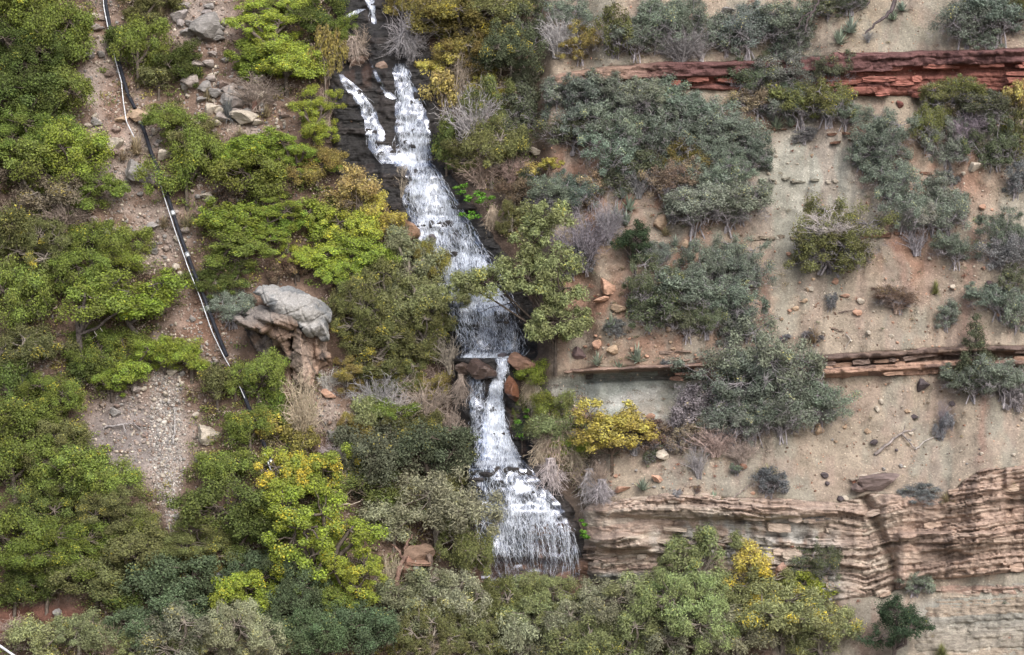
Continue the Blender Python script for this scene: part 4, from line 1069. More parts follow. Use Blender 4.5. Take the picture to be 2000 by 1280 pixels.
species('W', 'willow_tree', 'tree', [tree_var(131, 5.4, 4.6, nl=9, nclump=90, per=275, cr=.42, leaf=0.152, aspect=.3, up=.3, droop=.35, twigs=260), tree_var(132, 4.6, 4.2, nl=8, nclump=76, per=275, cr=.40, leaf=0.152, aspect=.3, up=.3, droop=.35, twigs=260),
    tree_var(133, 7.4, 5.6, nl=14, nclump=150, per=275, cr=.46, leaf=0.160, aspect=.3, up=.3, droop=.35, twigs=400), tree_var(134, 2.9, 2.5, nl=6, nclump=36, per=232, cr=.34, leaf=0.128, aspect=.32, up=.3, droop=.3, twigs=200)], bark=(.2, .175, .15))
species('G', 'grey_shrub', 'shrub', [tree_var(141, 4.4, 3.4, nl=9, nclump=84, per=237, cr=.36, leaf=0.102, aspect=.5, stems=4, trunk=.016, twigs=900, leafpart='foliage', woodpart='branches', low=-.15, fork=.05),
    tree_var(142, 3.8, 3.2, nl=8, nclump=70, per=237, cr=.36, leaf=0.102, aspect=.5, stems=4, trunk=.016, twigs=800, leafpart='foliage', woodpart='branches', low=-.15, fork=.05),
    tree_var(143, 2.4, 2.0, nl=6, nclump=36, per=196, cr=.29, leaf=0.090, aspect=.5, stems=4, trunk=.016, twigs=420, leafpart='foliage', woodpart='branches', low=-.15, fork=.05),
    tree_var(144, 6.6, 5.0, nl=13, nclump=150, per=251, cr=.42, leaf=0.111, aspect=.5, stems=5, trunk=.016, twigs=1500, leafpart='foliage', woodpart='branches', low=-.15, fork=.05),
    tree_var(145, 1.5, 1.3, nl=5, nclump=22, per=154, cr=.2, leaf=0.070, aspect=.5, stems=4, trunk=.016, twigs=320, leafpart='foliage', woodpart='branches', low=-.15, fork=.05)], bark=(.27, .25, .265))
species('Y', 'autumn_shrub', 'shrub', [tree_var(151, 3.8, 3.6, nl=8, nclump=64, per=190, cr=.38, leaf=.11, aspect=.7, stems=3, trunk=.018, twigs=700, leafpart='foliage', woodpart='branches', up=.6, fork=.05), tree_var(152, 2.2, 1.8, nl=6, nclump=34, per=170, cr=.28, leaf=.095, aspect=.7, stems=3, trunk=.016, twigs=260, leafpart='foliage', woodpart='branches', up=.6)], bark=(.17, .14, .12))
species('y', 'yellow_tree', 'tree', [tree_var(153, 3.4, 4.0, nl=9, nclump=64, per=230, cr=.32, leaf=.10, aspect=.65, up=.6, low=.0, trunk=.02, twigs=160, fork=.2)], bark=(.13, .1, .08))
species('J', 'juniper_tree', 'tree', [tree_var(161, 4.0, 4.0, nl=9, nclump=80, per=210, cr=.34, leaf=.10, aspect=.45, low=.25, trunk=.035), tree_var(162, 2.6, 3.6, nl=7, nclump=46, per=200, cr=.34, leaf=.10, aspect=.45, low=.3, trunk=.025)], bark=(.09, .075, .07))
con_l = np.array([(0, 0, .35 + .42 * i, 1.25 - .145 * i, 1.25 - .145 * i, .42) for i in range(8)])
species('K', 'conifer_tree', 'tree', [tree_var(171, 2.6, 3.6, lobes=con_l, nclump=80, per=180, cr=.30, leaf=.10, aspect=.4, trunk=.025)], bark=(.09, .075, .07))
def dead_var(seed, w, h, **k):
    m = dead_brush(seed, w, h, **k); m.materials.append(M_BARK); return V_([('branches', m, False)], m)
species('D', 'dead_brush', 'brush', [dead_var(181, 3.4, 2.8, stems=60, kids=9), dead_var(182, 3.0, 2.8, stems=52, kids=9), dead_var(183, 1.7, 1.4, stems=34, kids=7, rad=.018)])
def hang_var(seed, w, h):
    m = dead_brush(seed, w, h, stems=75, kids=4, hang=True, rad=.03); m.materials.append(M_BARK)
    v = V_([('roots', m, False)], m); lo, hi = dims(m); v['h'] = float(hi[2] - lo[2]); v['hang'] = True; return v
species('H', 'hanging_roots', 'roots', [hang_var(185, 2.6, 2.8), hang_var(186, 2.2, 2.4)])
def blade_var(*a, **k):
    m = blades(*a, **k); m.materials.append(M_LEAF); return V_([('leaf_rosette', m, True)], m)
species('A', 'agave_plant', 'plant', [blade_var(191, 46, .62, .085, .9), blade_var(192, 40, .55, .08, .9)])
species('S', 'grass_tuft', 'tuft', [blade_var(195, 170, .55, .022, .2), blade_var(196, 150, .6, .02, .3)])

PALC = dict(
    dg=(.125, .16, .048), gr=(.185, .235, .055), bg=(.235, .31, .055), ly=(.32, .38, .065), ol=(.170, .178, .072), oy=(.265, .23, .075), ye=(.48, .42, .10), og=(.46, .37, .14),
    gg=(.19, .226, .178), gl=(.245, .268, .21), gd=(.130, .150, .092), bl=(.118, .160, .085), pt=(.28, .235, .16), br=(.19, .135, .095), wl=(.26, .295, .135), ws=(.285, .295, .19),
    tw=(.44, .37, .285), gw=(.42, .39, .39), vw=(.27, .255, .268), rw=(.34, .275, .235), ag=(.27, .33, .255), dt=(.33, .275, .17), bt=(.18, .185, .19), rb=(.27, .12, .085), dj=(.06, .088, .05))
WORD = dict(dg='dark green', gr='mid green', bg='fresh green', ly='bright lime', ol='olive', oy='olive-yellow', ye='yellow', og='orange-yellow', gg='grey-green', gl='pale grey-green', gd='dull dark green',
    bl='blue-green', pt='pale tan', br='brown', wl='light green', ws='silvery green', tw='tan', gw='pale grey', vw='purplish grey', rw='reddish brown', ag='blue-green', dt='straw-coloured', bt='blue-grey', rb='rust-red', dj='very dark green')
KINDW = dict(O='bushy oak', T='oak with bare trunk', M='maple', W='willow', G='shrub', Y='leafy autumn shrub', y='small tree', J='juniper', K='conifer', D='leafless brush', H='tangle of hanging roots', A='spiky agave', S='grass tuft')

PLACES = [  # first match wins: (u0, v0, u1, v1, phrase)
    (640, 0, 830, 110, 'over the head of the falls'), (800, 0, 1065, 330, 'on the bank beside the upper fall'), (880, 330, 1010, 470, 'on the bank of the stepped cascade'),
    (640, 180, 720, 330, 'against the black rock of the upper fall'), (430, 0, 660, 190, 'above the stony outcrop'), (220, 0, 420, 200, 'where the black pipe passes behind leaves'), (0, 0, 220, 200, 'on the slope above the scree path'),
    (0, 200, 230, 440, 'on the slope beside the cracked grey boulder'), (295, 200, 430, 400, 'beside the bend of the black pipe'), (420, 200, 660, 400, 'below the stony outcrop'), (620, 300, 800, 460, 'beside the stepped cascade'),
    (370, 390, 770, 560, 'above the overhanging boulder'), (0, 440, 230, 600, 'above the twin bare-trunked oaks'), (230, 440, 380, 680, 'between scree and the pipe'), (0, 600, 230, 800, 'around the blue-grey boulder'),
    (200, 640, 430, 770, 'above the white gravel strip'), (640, 540, 900, 720, 'between the overhanging boulder and the falls'), (420, 560, 560, 800, 'at the foot of the overhanging boulder'), (380, 720, 560, 900, 'beside the lower end of the pipe'),
    (560, 700, 930, 880, 'on the bank beside the double fall'), (0, 780, 330, 960, 'beside the white gravel strip'), (340, 880, 560, 1120, 'below the end of the pipe'), (0, 960, 340, 1180, 'above the dark leaf litter'), (0, 1180, 300, 1400, 'below the dark leaf litter'),
    (560, 860, 930, 1160, 'beside the lowest fall'), (300, 1100, 760, 1400, 'on the valley floor below the tall lime maple'), (760, 1130, 960, 1400, 'in front of the lowest fall'), (960, 1100, 1290, 1400, 'on the valley floor under the buttress'), (1290, 1000, 1660, 1400, 'in front of the sandstone cliff'),
    (1600, 1100, 2000, 1400, 'on the talus under the cliff'), (1000, 0, 1420, 130, 'above the red ledge where it begins'), (1420, 0, 2000, 110, 'on the tan slope above the red ledge'), (1060, 130, 1260, 360, 'at the near end of the thicket under the red ledge'),
    (1260, 130, 1420, 350, 'in the middle of the thicket under the red ledge'), (1420, 110, 1700, 240, 'growing against the red ledge'), (1270, 240, 1500, 460, 'at the edge of the grey-green shale chute'), (1660, 180, 1790, 480, 'beyond the shale chute'), (1780, 150, 2010, 360, 'under the deep red part of the ledge'),
    (1680, 360, 1900, 520, 'above the brown round bush'), (1900, 400, 2010, 660, 'at the rim of the stony gully'), (1020, 350, 1220, 520, 'behind the leaning willow'), (1190, 440, 1340, 640, 'on the red bank'), (1320, 460, 1500, 680, 'between the red bank and the bare slope'),
    (1480, 480, 1900, 670, 'on the bare tan slope'), (1320, 650, 1660, 900, 'hiding the dark ledge'), (980, 690, 1260, 1000, 'beside the double fall'), (1820, 620, 2010, 850, 'growing on the dark ledge'), (1060, 540, 1400, 720, 'on the stony red bank over the hollow'),
    (1200, 740, 1500, 980, 'on brown soil above the cliff'), (1480, 700, 2010, 1010, 'on bare soil above the cliff')]
def place_phrase(u, v):
    for a, b, c, d, p in PLACES:
        if a <= u <= c and b <= v <= d: return p
    return 'on the canyon slope'
SEEN = {}
def sizeword(w): return 'large' if w > 165 else 'mid-sized' if w > 95 else 'small' if w > 50 else 'tiny'
prng = np.random.default_rng(5)
def plant(sp, cx, cy, w, h, colr, label=None, autumn=0.0, ybase=None, turn=None, barkc=None):
    S_ = SPEC[sp]; vv = S_['var']
    base_v = cy + h / 2 if ybase is None else ybase
    gf = dict(O=1.2, M=1.15, W=1.22, G=1.22, Y=1.15, D=1.1).get(sp, 1.0) if w > 40 else 1.3 if sp == 'A' else 1.1
    w *= gf; h *= 1 + (gf - 1) * .6
    hang = vv[0].get('hang')
    gv = cy - h / 2 if hang else base_v
    k = mpp(cx, min(gv, 1700))
    W_, H_ = w * k, h * k
    cand = sorted(vv, key=lambda q: abs(math.log(q['size'] / max(W_, .05))))[:3]
    cand = [q for q in cand if abs(math.log(q['size'] / W_)) < abs(math.log(cand[0]['size'] / W_)) + .35]
    q = cand[prng.integers(len(cand))]
    root = bpy.data.objects.new(S_['name'], None); col.objects.link(root)
    root.empty_display_size = .2
    root.location = ground(cx, gv, .12 if not hang else .8)
    sx, sz = W_ / q['w'], H_ / q['h']
    root.scale = (sx, max(.55, .85) * min(sx, 1.3 * sz) if sp not in 'AS' else sx, sz)
    root.rotation_euler = (prng.uniform(.0, .10) if not hang else 0, prng.normal(0, .04), 0)
    yaw = prng.uniform(0, 2 * math.pi) if turn is None and not hang else (turn or prng.normal(0, .4))
    autumn = autumn * .45 if sp in 'OT' else autumn
    c = np.array(PALC[colr]) * prng.uniform(.82, 1.18) * (1 + prng.normal(0, .03, 3))
    for nm, me, leafy in q['parts']:
        o = bpy.data.objects.new(nm, me); col.objects.link(o); o.parent = root; o.rotation_euler = (0, 0, yaw)
        if leafy: o.color = (*np.clip(c, .005, .8), autumn)
        else:
            o.color = (*(np.array(barkc) if barkc is not None else (c if sp in 'DH' else np.array(S_['bark']) * prng.uniform(.8, 1.2))), 1)
    if label and 'pale dead twigs' in label: root.location = ground(cx, gv - 12, 2.3)
    ph = place_phrase(cx, cy)
    lab = label or f"{sizeword(w)} {WORD[colr]} {KINDW[sp]}{' with yellow leaves' if autumn > .12 and colr not in ('ye', 'og', 'oy') else ''} {ph}"
    tag(root, lab, S_['cat'], f"{S_['name'].replace('_', ' ')}s {ph}")
    return root

# ------------------------------------------------------------------ plants: where each one stands (kind, centre x, y, width, height in photo pixels, colour, share of yellow leaves | label)
PLANTS = """
O 40 30 190 130 gr .04
O 115 90 110 130 gr .05
O 50 130 170 130 dg .04
O 95 205 120 120 gr .05
O 35 225 150 130 dg .03
O 75 280 150 110 gr .03
O 150 320 125 130 bg .03
O 45 340 150 120 gr .04
O 165 385 95 80 gr .03
W 90 385 150 110 pt .05 | pale tan half-bare bush beside the scree below the cracked boulder
D 130 415 110 70 rw
D 30 420 90 80 rw
O 40 470 150 130 ol .12
W 95 490 130 110 ol .12
O 205 490 140 90 gr .05
O 250 520 80 70 bg .04
O 130 545 150 90 gr .05
T 160 620 150 190 gr .04 | bare-trunked oak with a white dead limb
T 295 605 170 160 bg .04 | oak with a long leaning bare trunk above low green bushes
O 40 600 120 150 gr .05
W 50 690 120 90 ol .04
O 215 690 130 80 gr .05
O 300 700 110 70 bg .03
O 180 735 110 70 dg .03
O 240 745 100 60 bg .03
O 375 708 80 70 bg .02
O 15 760 70 110 dg .04
O 115 790 130 100 gr .16
O 40 830 140 110 gr .08
O 100 870 150 90 ol .14
O 30 920 130 120 gr .14
O 150 930 150 120 gr .08
O 225 960 110 100 gr .10
O 85 1000 160 120 dg .05
O 215 1010 140 100 ol .14
O 265 1045 80 90 gr .12
O 30 1070 140 130 gr .05
O 140 1080 170 120 gr .06
O 255 1090 140 110 ol .10
O 60 1150 150 90 dg .05
O 190 1140 130 90 ol .08
O 320 1150 160 120 bl .0
O 250 1190 80 60 dg .0
O 445 930 110 90 gr .05
O 450 1005 160 130 dg .05
O 400 1060 130 90 ol .06
O 380 1120 90 60 oy .05
O 480 1060 100 110 dg .03
O 370 1200 150 110 bl .0
O 300 1235 130 90 bl .0
W 120 1255 170 90 wl .06
D 225 1250 90 80 tw
D 40 1235 100 60 rw
W 400 1250 240 130 ws .05
W 300 1275 140 70 wl .04
M 492 1165 125 110 ly .06
O 500 1120 80 80 bl .0
O 580 1170 150 150 bl .0
O 690 1245 180 110 bl .0
O 600 1250 130 90 bl .0
W 500 1265 130 80 ws .08
M 615 1075 210 240 ly .12 | tall bright lime maple turning yellow beside the lowest fall
M 600 945 190 120 ly .22
M 540 1000 90 90 bg .05
D 655 950 100 80 tw
M 695 1150 130 150 ly .12
O 650 1190 80 90 gr .2
O 790 915 220 150 gd .06
O 740 960 120 110 dg .05
O 880 960 60 60 ol .06
W 855 1010 170 150 ws .02
W 770 1025 110 80 ws .03
W 905 1090 95 140 ol .03
W 845 1182 190 120 ws .02
W 950 1190 150 100 ol .03
W 880 1250 210 120 ol .05
D 850 1255 110 90 tw
D 760 1120 60 90 tw
W 1010 1200 150 110 wl .04
W 1090 1180 140 100 wl .02
W 1050 1250 170 110 ws .05
W 1170 1200 170 120 ws .03
W 1260 1190 150 110 wl .02
W 1200 1260 200 110 wl .02
W 1340 1200 190 160 wl .02
W 1370 1105 130 130 wl .03
W 1400 1250 190 110 ws .03
W 1470 1170 130 110 wl .30
Y 1470 1110 110 100 ye
W 1530 1210 160 120 wl .12
W 1600 1230 120 110 wl .10
M 1560 1160 120 70 ly .25
G 1580 1105 110 70 gd
W 1290 1130 60 70 wl .02
J 1745 1235 140 150 dj | dark round juniper standing on the talus with its trunk showing
G 1790 1140 60 40 gg .0
D 1770 1130 50 40 rw
S 1840 1270 40 30 ol
O 280 25 90 85 ol .04
O 270 110 95 120 gr .04
O 225 95 50 70 dg .0
O 362 135 75 85 dg .04
O 310 165 70 55 ol .04
O 355 250 90 75 gr .04
O 365 330 100 130 gr .05
O 390 290 80 90 ol .04
S 267 280 55 45 dt
S 447 212 50 50 bt
S 405 180 30 30 dt
S 365 425 50 40 dt
S 310 20 50 35 dt
M 525 70 160 120 ly .05
M 560 140 110 90 ly .05
M 490 125 80 70 bg .04
M 615 235 95 110 ly .03
D 640 225 50 90 rw
Y 640 120 50 110 oy
D 500 180 120 70 rw
O 630 30 100 90 dg .03
O 665 70 60 70 gr .03
O 580 20 90 60 gr .04
W 795 12 110 60 oy .03
D 705 85 70 60 rw
H 690 105 80 60 rw
D 805 65 100 110 vw
H 790 95 90 70 vw
M 535 310 190 90 bg .04
O 620 330 90 70 oy .05
O 500 360 130 100 gr .06
M 460 320 90 70 bg .03
Y 695 388 120 110 og
Y 740 430 85 90 ye
D 785 350 50 60 rw
M 480 440 190 90 bg .02
O 450 500 110 80 gr .05
M 590 440 140 80 bg .04
M 690 460 110 90 ly .05
O 690 510 110 90 bg .08
M 610 510 130 60 ly .03
M 660 545 90 80 bg .03
O 430 550 110 60 dg .10
O 560 530 80 50 br .0
W 800 520 110 120 ws .03
W 745 570 100 120 ol .04
W 820 600 120 100 wl .02
W 850 530 60 90 oy .05
W 710 620 130 110 ol .05
W 660 610 40 80 ol .05
W 800 660 150 90 ol .06
W 730 690 120 90 ol .10
W 860 640 60 80 ol .04
D 880 690 70 70 rw
G 455 605 80 60 gl .0 | lichen-pale grey shrub on the edge of the overhanging boulder
O 505 745 90 100 gr .04
O 460 745 60 60 gr .04
O 425 765 70 80 ol .12
O 490 850 90 90 gr .10
O 540 800 60 80 gr .05
Y 515 830 70 50 ye
D 590 800 80 150 tw | tall tan dead bush at the foot of the orange pillar
D 640 740 80 40 gw
D 740 770 120 80 gw
D 830 780 130 90 rw
D 880 830 80 100 rw
W 700 730 100 60 oy .06
W 780 740 110 60 ol .08
W 720 820 90 80 wl .02
W 690 850 60 70 oy .06
W 800 840 120 80 ol .06
W 850 760 80 50 oy .04
O 760 815 80 70 gr .02
Y 880 860 60 40 oy
D 660 890 70 60 gw
Y 570 870 70 70 oy
W 900 55 150 120 oy .10
W 850 30 90 70 oy .05
W 955 30 110 80 ol .02
W 920 110 110 80 oy .05
Y 866 130 80 70 ye
Y 872 188 70 80 og
D 895 150 80 100 rw
Y 962 180 70 55 ye
W 1000 120 100 110 gd .05
Y 990 80 70 60 oy
W 1030 170 60 80 gd .0
G 1010 220 70 90 gd
D 925 235 110 130 gw
W 960 220 90 110 ol .04
O 872 290 66 105 dg .02 | dark green bush leaning against the upper fall
W 910 300 80 70 ol .02
W 960 300 100 110 ol .03
D 940 330 110 70 rw
H 895 310 50 60 gw
W 1000 290 60 90 gd .0
G 1010 250 50 70 gd
W 1005 385 70 60 br .0
Y 1030 340 60 40 og
Y 1075 322 40 25 ye
H 960 435 65 60 tw
W 1000 430 50 60 ol .0
G 1050 375 90 70 gd
G 1100 385 110 70 gg
G 1150 370 60 60 dt
D 1135 470 140 110 vw
D 1190 430 70 90 vw
G 1130 510 80 50 bt
D 1060 400 70 60 vw
G 1045 40 120 90 gd
G 1120 30 100 70 gg
G 1135 85 90 70 oy
D 1090 70 80 80 gw
G 1205 65 60 90 ol
G 1240 85 70 60 gg
G 1320 45 140 90 gg
D 1330 90 110 70 vw
D 1370 90 50 60 gw
G 1420 70 70 70 gg
G 1490 60 150 90 gg
G 1540 85 80 50 gg
G 1920 40 150 90 gg
G 1980 20 60 60 ol
G 1930 75 60 40 gg
G 1640 10 100 40 gd
A 1660 45 50 40 ag
A 1640 70 36 32 ag
A 1745 28 26 22 ag
D 1695 70 34 22 vw
A 1762 12 26 18 ag
G 1105 185 80 50 gg
G 1140 220 130 100 gg
G 1180 180 120 60 gg
G 1120 260 100 70 gd
G 1200 240 120 90 gg
G 1250 200 120 70 gl
G 1300 195 110 70 gg
G 1260 260 130 80 gg
G 1200 300 130 90 gg
G 1320 260 130 90 gg
G 1230 340 110 70 gd
D 1250 355 70 60 vw
G 1360 220 100 70 gg
G 1390 290 110 80 gg
G 1430 260 100 70 gg
G 1460 300 100 70 gg
G 1340 320 100 80 oy
G 1310 360 70 80 pt
G 1400 350 140 80 gg
G 1390 410 160 90 gl
G 1440 395 70 70 gl
G 1320 400 60 50 gd
G 1480 150 130 70 gd
G 1540 150 140 80 gg
G 1600 150 110 70 gd
G 1590 205 130 80 ol .05
G 1530 200 90 60 gg
G 1650 225 60 50 gg
G 1480 200 80 60 pt
G 1720 270 110 90 gg
G 1700 300 80 50 gg
G 1860 190 120 60 ol
G 1870 215 60 50 pt
G 1815 250 60 80 ol
G 1850 280 90 80 gg
G 1920 220 90 70 gd
D 1890 250 90 70 vw
G 1940 280 100 90 gd
G 1985 270 50 90 ol
G 1985 350 50 60 bt
Y 1985 190 50 60 og
G 1740 350 80 70 gg
G 1770 400 110 90 gg
G 1800 430 90 60 gl
G 1850 420 80 90 gg
G 1830 365 50 50 gg
G 1865 490 60 60 gg
D 1790 470 80 50 vw
G 1860 345 30 30 bt
G 1955 450 90 70 gg
G 1970 500 80 80 bt
G 1950 590 80 60 gg
G 1985 610 50 70 gg
G 1985 550 50 60 gd
G 1620 465 155 120 ol .0 | round dark olive bush with a pale dead centre on the bare slope
D 1622 455 90 60 gw | pale dead twigs in the middle of the round olive bush
D 1750 580 80 60 rw | brown leafless round bush alone on the bare slope
G 1750 585 70 46 br
G 1845 615 50 48 gg
S 1590 650 46 40 dt
G 1591 656 36 24 bt
G 1620 587 30 28 bt
S 1827 560 26 30 ol
G 1530 658 24 12 bt
J 1240 490 95 120 dj | slender dark pine with a bare trunk on the red bank
G 1270 560 100 100 gd
G 1290 600 110 70 gd
G 1280 500 60 50 gg
G 1400 520 150 90 gg
G 1450 540 80 80 gg
G 1370 580 110 90 gg
G 1430 600 110 90 gg
G 1360 630 90 60 gd
G 1440 640 90 60 gg
S 1300 450 30 20 dt
A 1320 470 22 20 ag
A 1215 375 26 24 ag
A 1228 395 34 32 ag
A 1205 415 34 34 ag
A 1222 425 30 30 ag
A 1195 628 30 28 ag
G 1205 640 40 30 bt
A 1245 690 36 34 ag
A 1165 700 30 26 ag
A 1210 712 26 20 ag
G 1300 710 26 16 bt
G 1345 480 30 20 gg
G 1490 715 180 150 gl
G 1450 760 170 120 gg
G 1540 770 170 120 gg
G 1600 790 90 80 gg
G 1430 830 110 80 gl
G 1370 800 80 80 vw
G 1500 820 120 80 gg
G 1340 850 80 50 pt
D 1400 860 120 60 rw
D 1450 880 90 50 rw
G 1280 850 70 50 br
D 1320 820 60 50 vw
D 1240 860 70 50 vw
D 1365 900 60 60 vw
O 1045 738 85 60 bg .03
H 1040 770 60 70 tw
y 1195 848 130 140 ye | small yellow tree beside the double fall above the buttress
W 1090 850 90 70 wl .03
W 1110 880 70 50 bg .02
H 1095 890 110 120 tw
D 1170 930 60 60 rw
H 1150 960 90 80 gw
O 1020 850 40 50 bl .0
H 1060 900 70 90 tw
H 1120 900 80 100 tw
H 1075 940 80 80 gw
H 1175 970 70 60 gw
W 1060 850 60 60 ol .03
W 1130 870 70 60 wl .05
O 1070 800 50 60 gr .02
D 1140 930 70 60 rw
W 1100 800 50 60 ol .04
H 1050 800 50 80 tw
D 770 790 90 70 gw
D 860 740 80 60 rw
H 900 770 50 70 rw
D 950 260 80 90 gw
D 1000 330 70 50 rw
S 470 260 40 30 dt
S 520 215 36 28 dt
S 320 430 36 30 dt
S 240 300 30 26 dt
S 300 480 30 26 bt
G 450 390 60 50 br
O 1015 800 30 60 dg .0
K 1905 690 105 150 gd | pointed dull green conifer standing on the dark ledge
G 1960 745 90 80 gg
G 1900 750 80 60 gg
G 1985 770 50 60 vw
D 1840 810 40 60 vw
G 1838 830 36 50 bt
G 1505 940 60 50 bt
S 1500 915 60 30 dt
G 1440 915 30 20 gg
G 1805 965 70 34 bt
S 1850 970 40 20 dt
G 1590 1005 60 20 bt
A 1255 945 30 26 ag
A 1395 968 22 16 ag
G 1320 965 26 16 vw
G 1360 955 22 12 br
G 1225 985 22 14 gg
A 1200 880 24 20 ag
G 1265 890 40 24 gd
A 1290 875 22 18 ag
G 1570 265 50 26 bt
A 1515 240 36 26 ag
A 1545 238 26 20 ag
A 1500 205 26 22 ag
O 1140 1040 0 0 gr
O 1150 1045 26 70 dg .0
W 1010 560 0 0 wl
"""
LANDMARKS = [(405, 48, 'weathered grey outcrop'), (270, 228, 'tan stone block'), (268, 338, 'cracked grey boulder'), (699, 122, 'brown lip boulders'), (40, 742, 'blue-grey boulder'), (406, 852, 'pale split boulder'), (560, 640, 'overhanging boulder'),
    (682, 813, 'white rounded rock'), (938, 724, 'root-bound boulder'), (1016, 708, 'square tan-red boulder'), (460, 210, 'low grey outcrop'), (203, 462, 'grey scree boulder'), (798, 452, 'orange-brown rock'), (903, 893, 'brown wet rock'), (1046, 297, 'pale slab'), (1291, 432, 'tan leaning slab'),
    (1186, 562, 'tall pinkish rock'), (1130, 816, 'brown boulder'), (1296, 890, 'pale blocky rock'), (1802, 752, 'dark round boulder'), (1716, 940, 'big fallen slab'), (1935, 556, 'dark purple stone'), (1530, 1120, 'upright rose fin'), (1757, 205, 'dark red fallen stone'), (1420, 20, 'grey top slab'), (1193, 22, 'pale top stone'),
    (815, 1100, 'brown rock shelter'), (355, 465, 'pipe coupling'), (525, 900, 'short pipe piece'), (160, 700, 'bare oak trunk'), (290, 680, 'leaning oak trunk'), (1195, 845, 'small yellow tree'), (1245, 490, 'slender dark pine'), (1905, 695, 'pointed conifer'), (1745, 1235, 'dark round juniper'), (1620, 465, 'round olive bush'),
    (1750, 580, 'brown round bush'), (1215, 400, 'agave cluster'), (1660, 50, 'agaves by bare branches'), (590, 800, 'tall tan dead bush'), (615, 1075, 'tall lime maple'), (920, 385, 'green moss'), (325, 850, 'white gravel strip'), (80, 1215, 'dark leaf litter'), (1278, 215, 'bleached limbs'), (1575, 370, 'shale chute'),
    (1215, 770, 'pale shale hollow'), (1750, 855, 'weathered log'), (15, 1272, 'white corner pole'), (855, 285, 'dark bush by the fall'), (985, 560, 'leaning willow'), (1180, 1020, 'cliff buttress'), (1690, 1000, 'cliff cleft'), (430, 1130, 'pale grey peeping stone'), (690, 365, 'orange shrub'), (962, 180, 'round yellow shrub')]
ALLP = []
for line in PLANTS.strip().splitlines():
    body, _, lab = line.partition('|')
    p = body.split()
    if float(p[3]) <= 0: continue
    if p[0] in 'OMWG' and not lab and float(p[3]) / float(p[4]) > 1.45 and float(p[3]) > 70:
        w_, dx = float(p[3]) * .64, float(p[3]) * .21
        for sgn in (-1, 1):
            q_ = p[:]; q_[1] = str(float(p[1]) + sgn * dx); q_[2] = str(float(p[2]) + sgn * 4 * (1 if int(float(p[1])) % 2 else -1)); q_[3] = str(w_)
            ALLP.append((plant(q_[0], float(q_[1]), float(q_[2]), w_, float(q_[4]), q_[5], None, float(q_[6]) if len(q_) > 6 else 0.0), q_))
        continue
    ALLP.append((plant(p[0], float(p[1]), float(p[2]), float(p[3]), float(p[4]), p[5], lab.strip() or None, float(p[6]) if len(p) > 6 else 0.0), p))
# look-alikes in one place are told apart by the nearest thing one can find
from collections import Counter
for rank in range(5):
    cnt = Counter(o['label'] for o, p in ALLP)
    for o, p in ALLP:
        if cnt[o['label']] < 2: continue
        u, v = float(p[1]), float(p[2])
        near = sorted(LANDMARKS, key=lambda L: (L[0] - u) ** 2 + (L[1] - v) ** 2)
        lu, lv, nm = near[0]
        dv_ = lv - v
        rel = ('above' if dv_ > 0 else 'below') if abs(dv_) > abs(lu - u) else 'level with'
        if math.hypot(lu - u, lv - v) < 70: rel = {'above': 'just above', 'below': 'just below', 'level with': 'close beside'}[rel]
        what = f"{WORD[p[5]]} {KINDW[p[0]]}"
        if rank == 0: lab = f"{sizeword(float(p[3]))} {what} {rel} the {nm}"
        else: lab = f"{sizeword(float(p[3]))} {what} {rel} the {nm}, towards the {near[rank][2]}"
        if len(lab.split()) > 16: lab = lab.split(' ', 1)[1]
        o['label'] = lab
same = {}
for o, p in ALLP:
    same.setdefault(o['label'], []).append(o)
for l_, os_ in same.items():
    for o in os_[1:]: o['group'] = os_[0]['group']

# the leaning willow in front of the cascade, its lobes placed one by one
def special_tree(name, label, bu, bv, lobes_px, colr, seed, bark, out=.3, forward=0.6, **kw):
    k = mpp(bu, bv)
    L = np.array([((u - bu) * k, -forward * (1 + .25 * (i % 3)), (bv - v) * k, w * k / 1.75, w * k / 2.4, h * k / 1.75) for i, (u, v, w, h) in enumerate(lobes_px)])
    crown, trunk = grow(seed, 5, (bv - min(q[1] for q in lobes_px)) * k, lobes=L, **kw)
    crown.materials.append(M_LEAF); trunk.materials.append(M_BARK)
    root = bpy.data.objects.new(name, None); col.objects.link(root); root.location = ground(bu, bv, out)
    c = add('crown', crown, None, root); c.color = (*PALC[colr], .04)
    t = add('trunk', trunk, None, root); t.color = (*bark, 1)
    tag(root, label, 'tree'); return root
special_tree('willow_tree', 'leaning light green willow hanging in front of the cascade', 1085, 722,
    [(965, 548, 130, 70), (915, 555, 60, 50), (1030, 540, 90, 60), (1065, 425, 95, 66), (1040, 470, 80, 50), (1085, 510, 90, 70), (1100, 560, 70, 50), (1090, 625, 110, 64), (1060, 645, 60, 40), (1120, 640, 60, 50), (1010, 505, 60, 40)],
    'wl', 901, (.085, .07, .06), nclump=190, per=230, cr=.42, leaf=.19, aspect=.34, up=.3, droop=.3, twigs=150, trunk=.014, fork=.2)

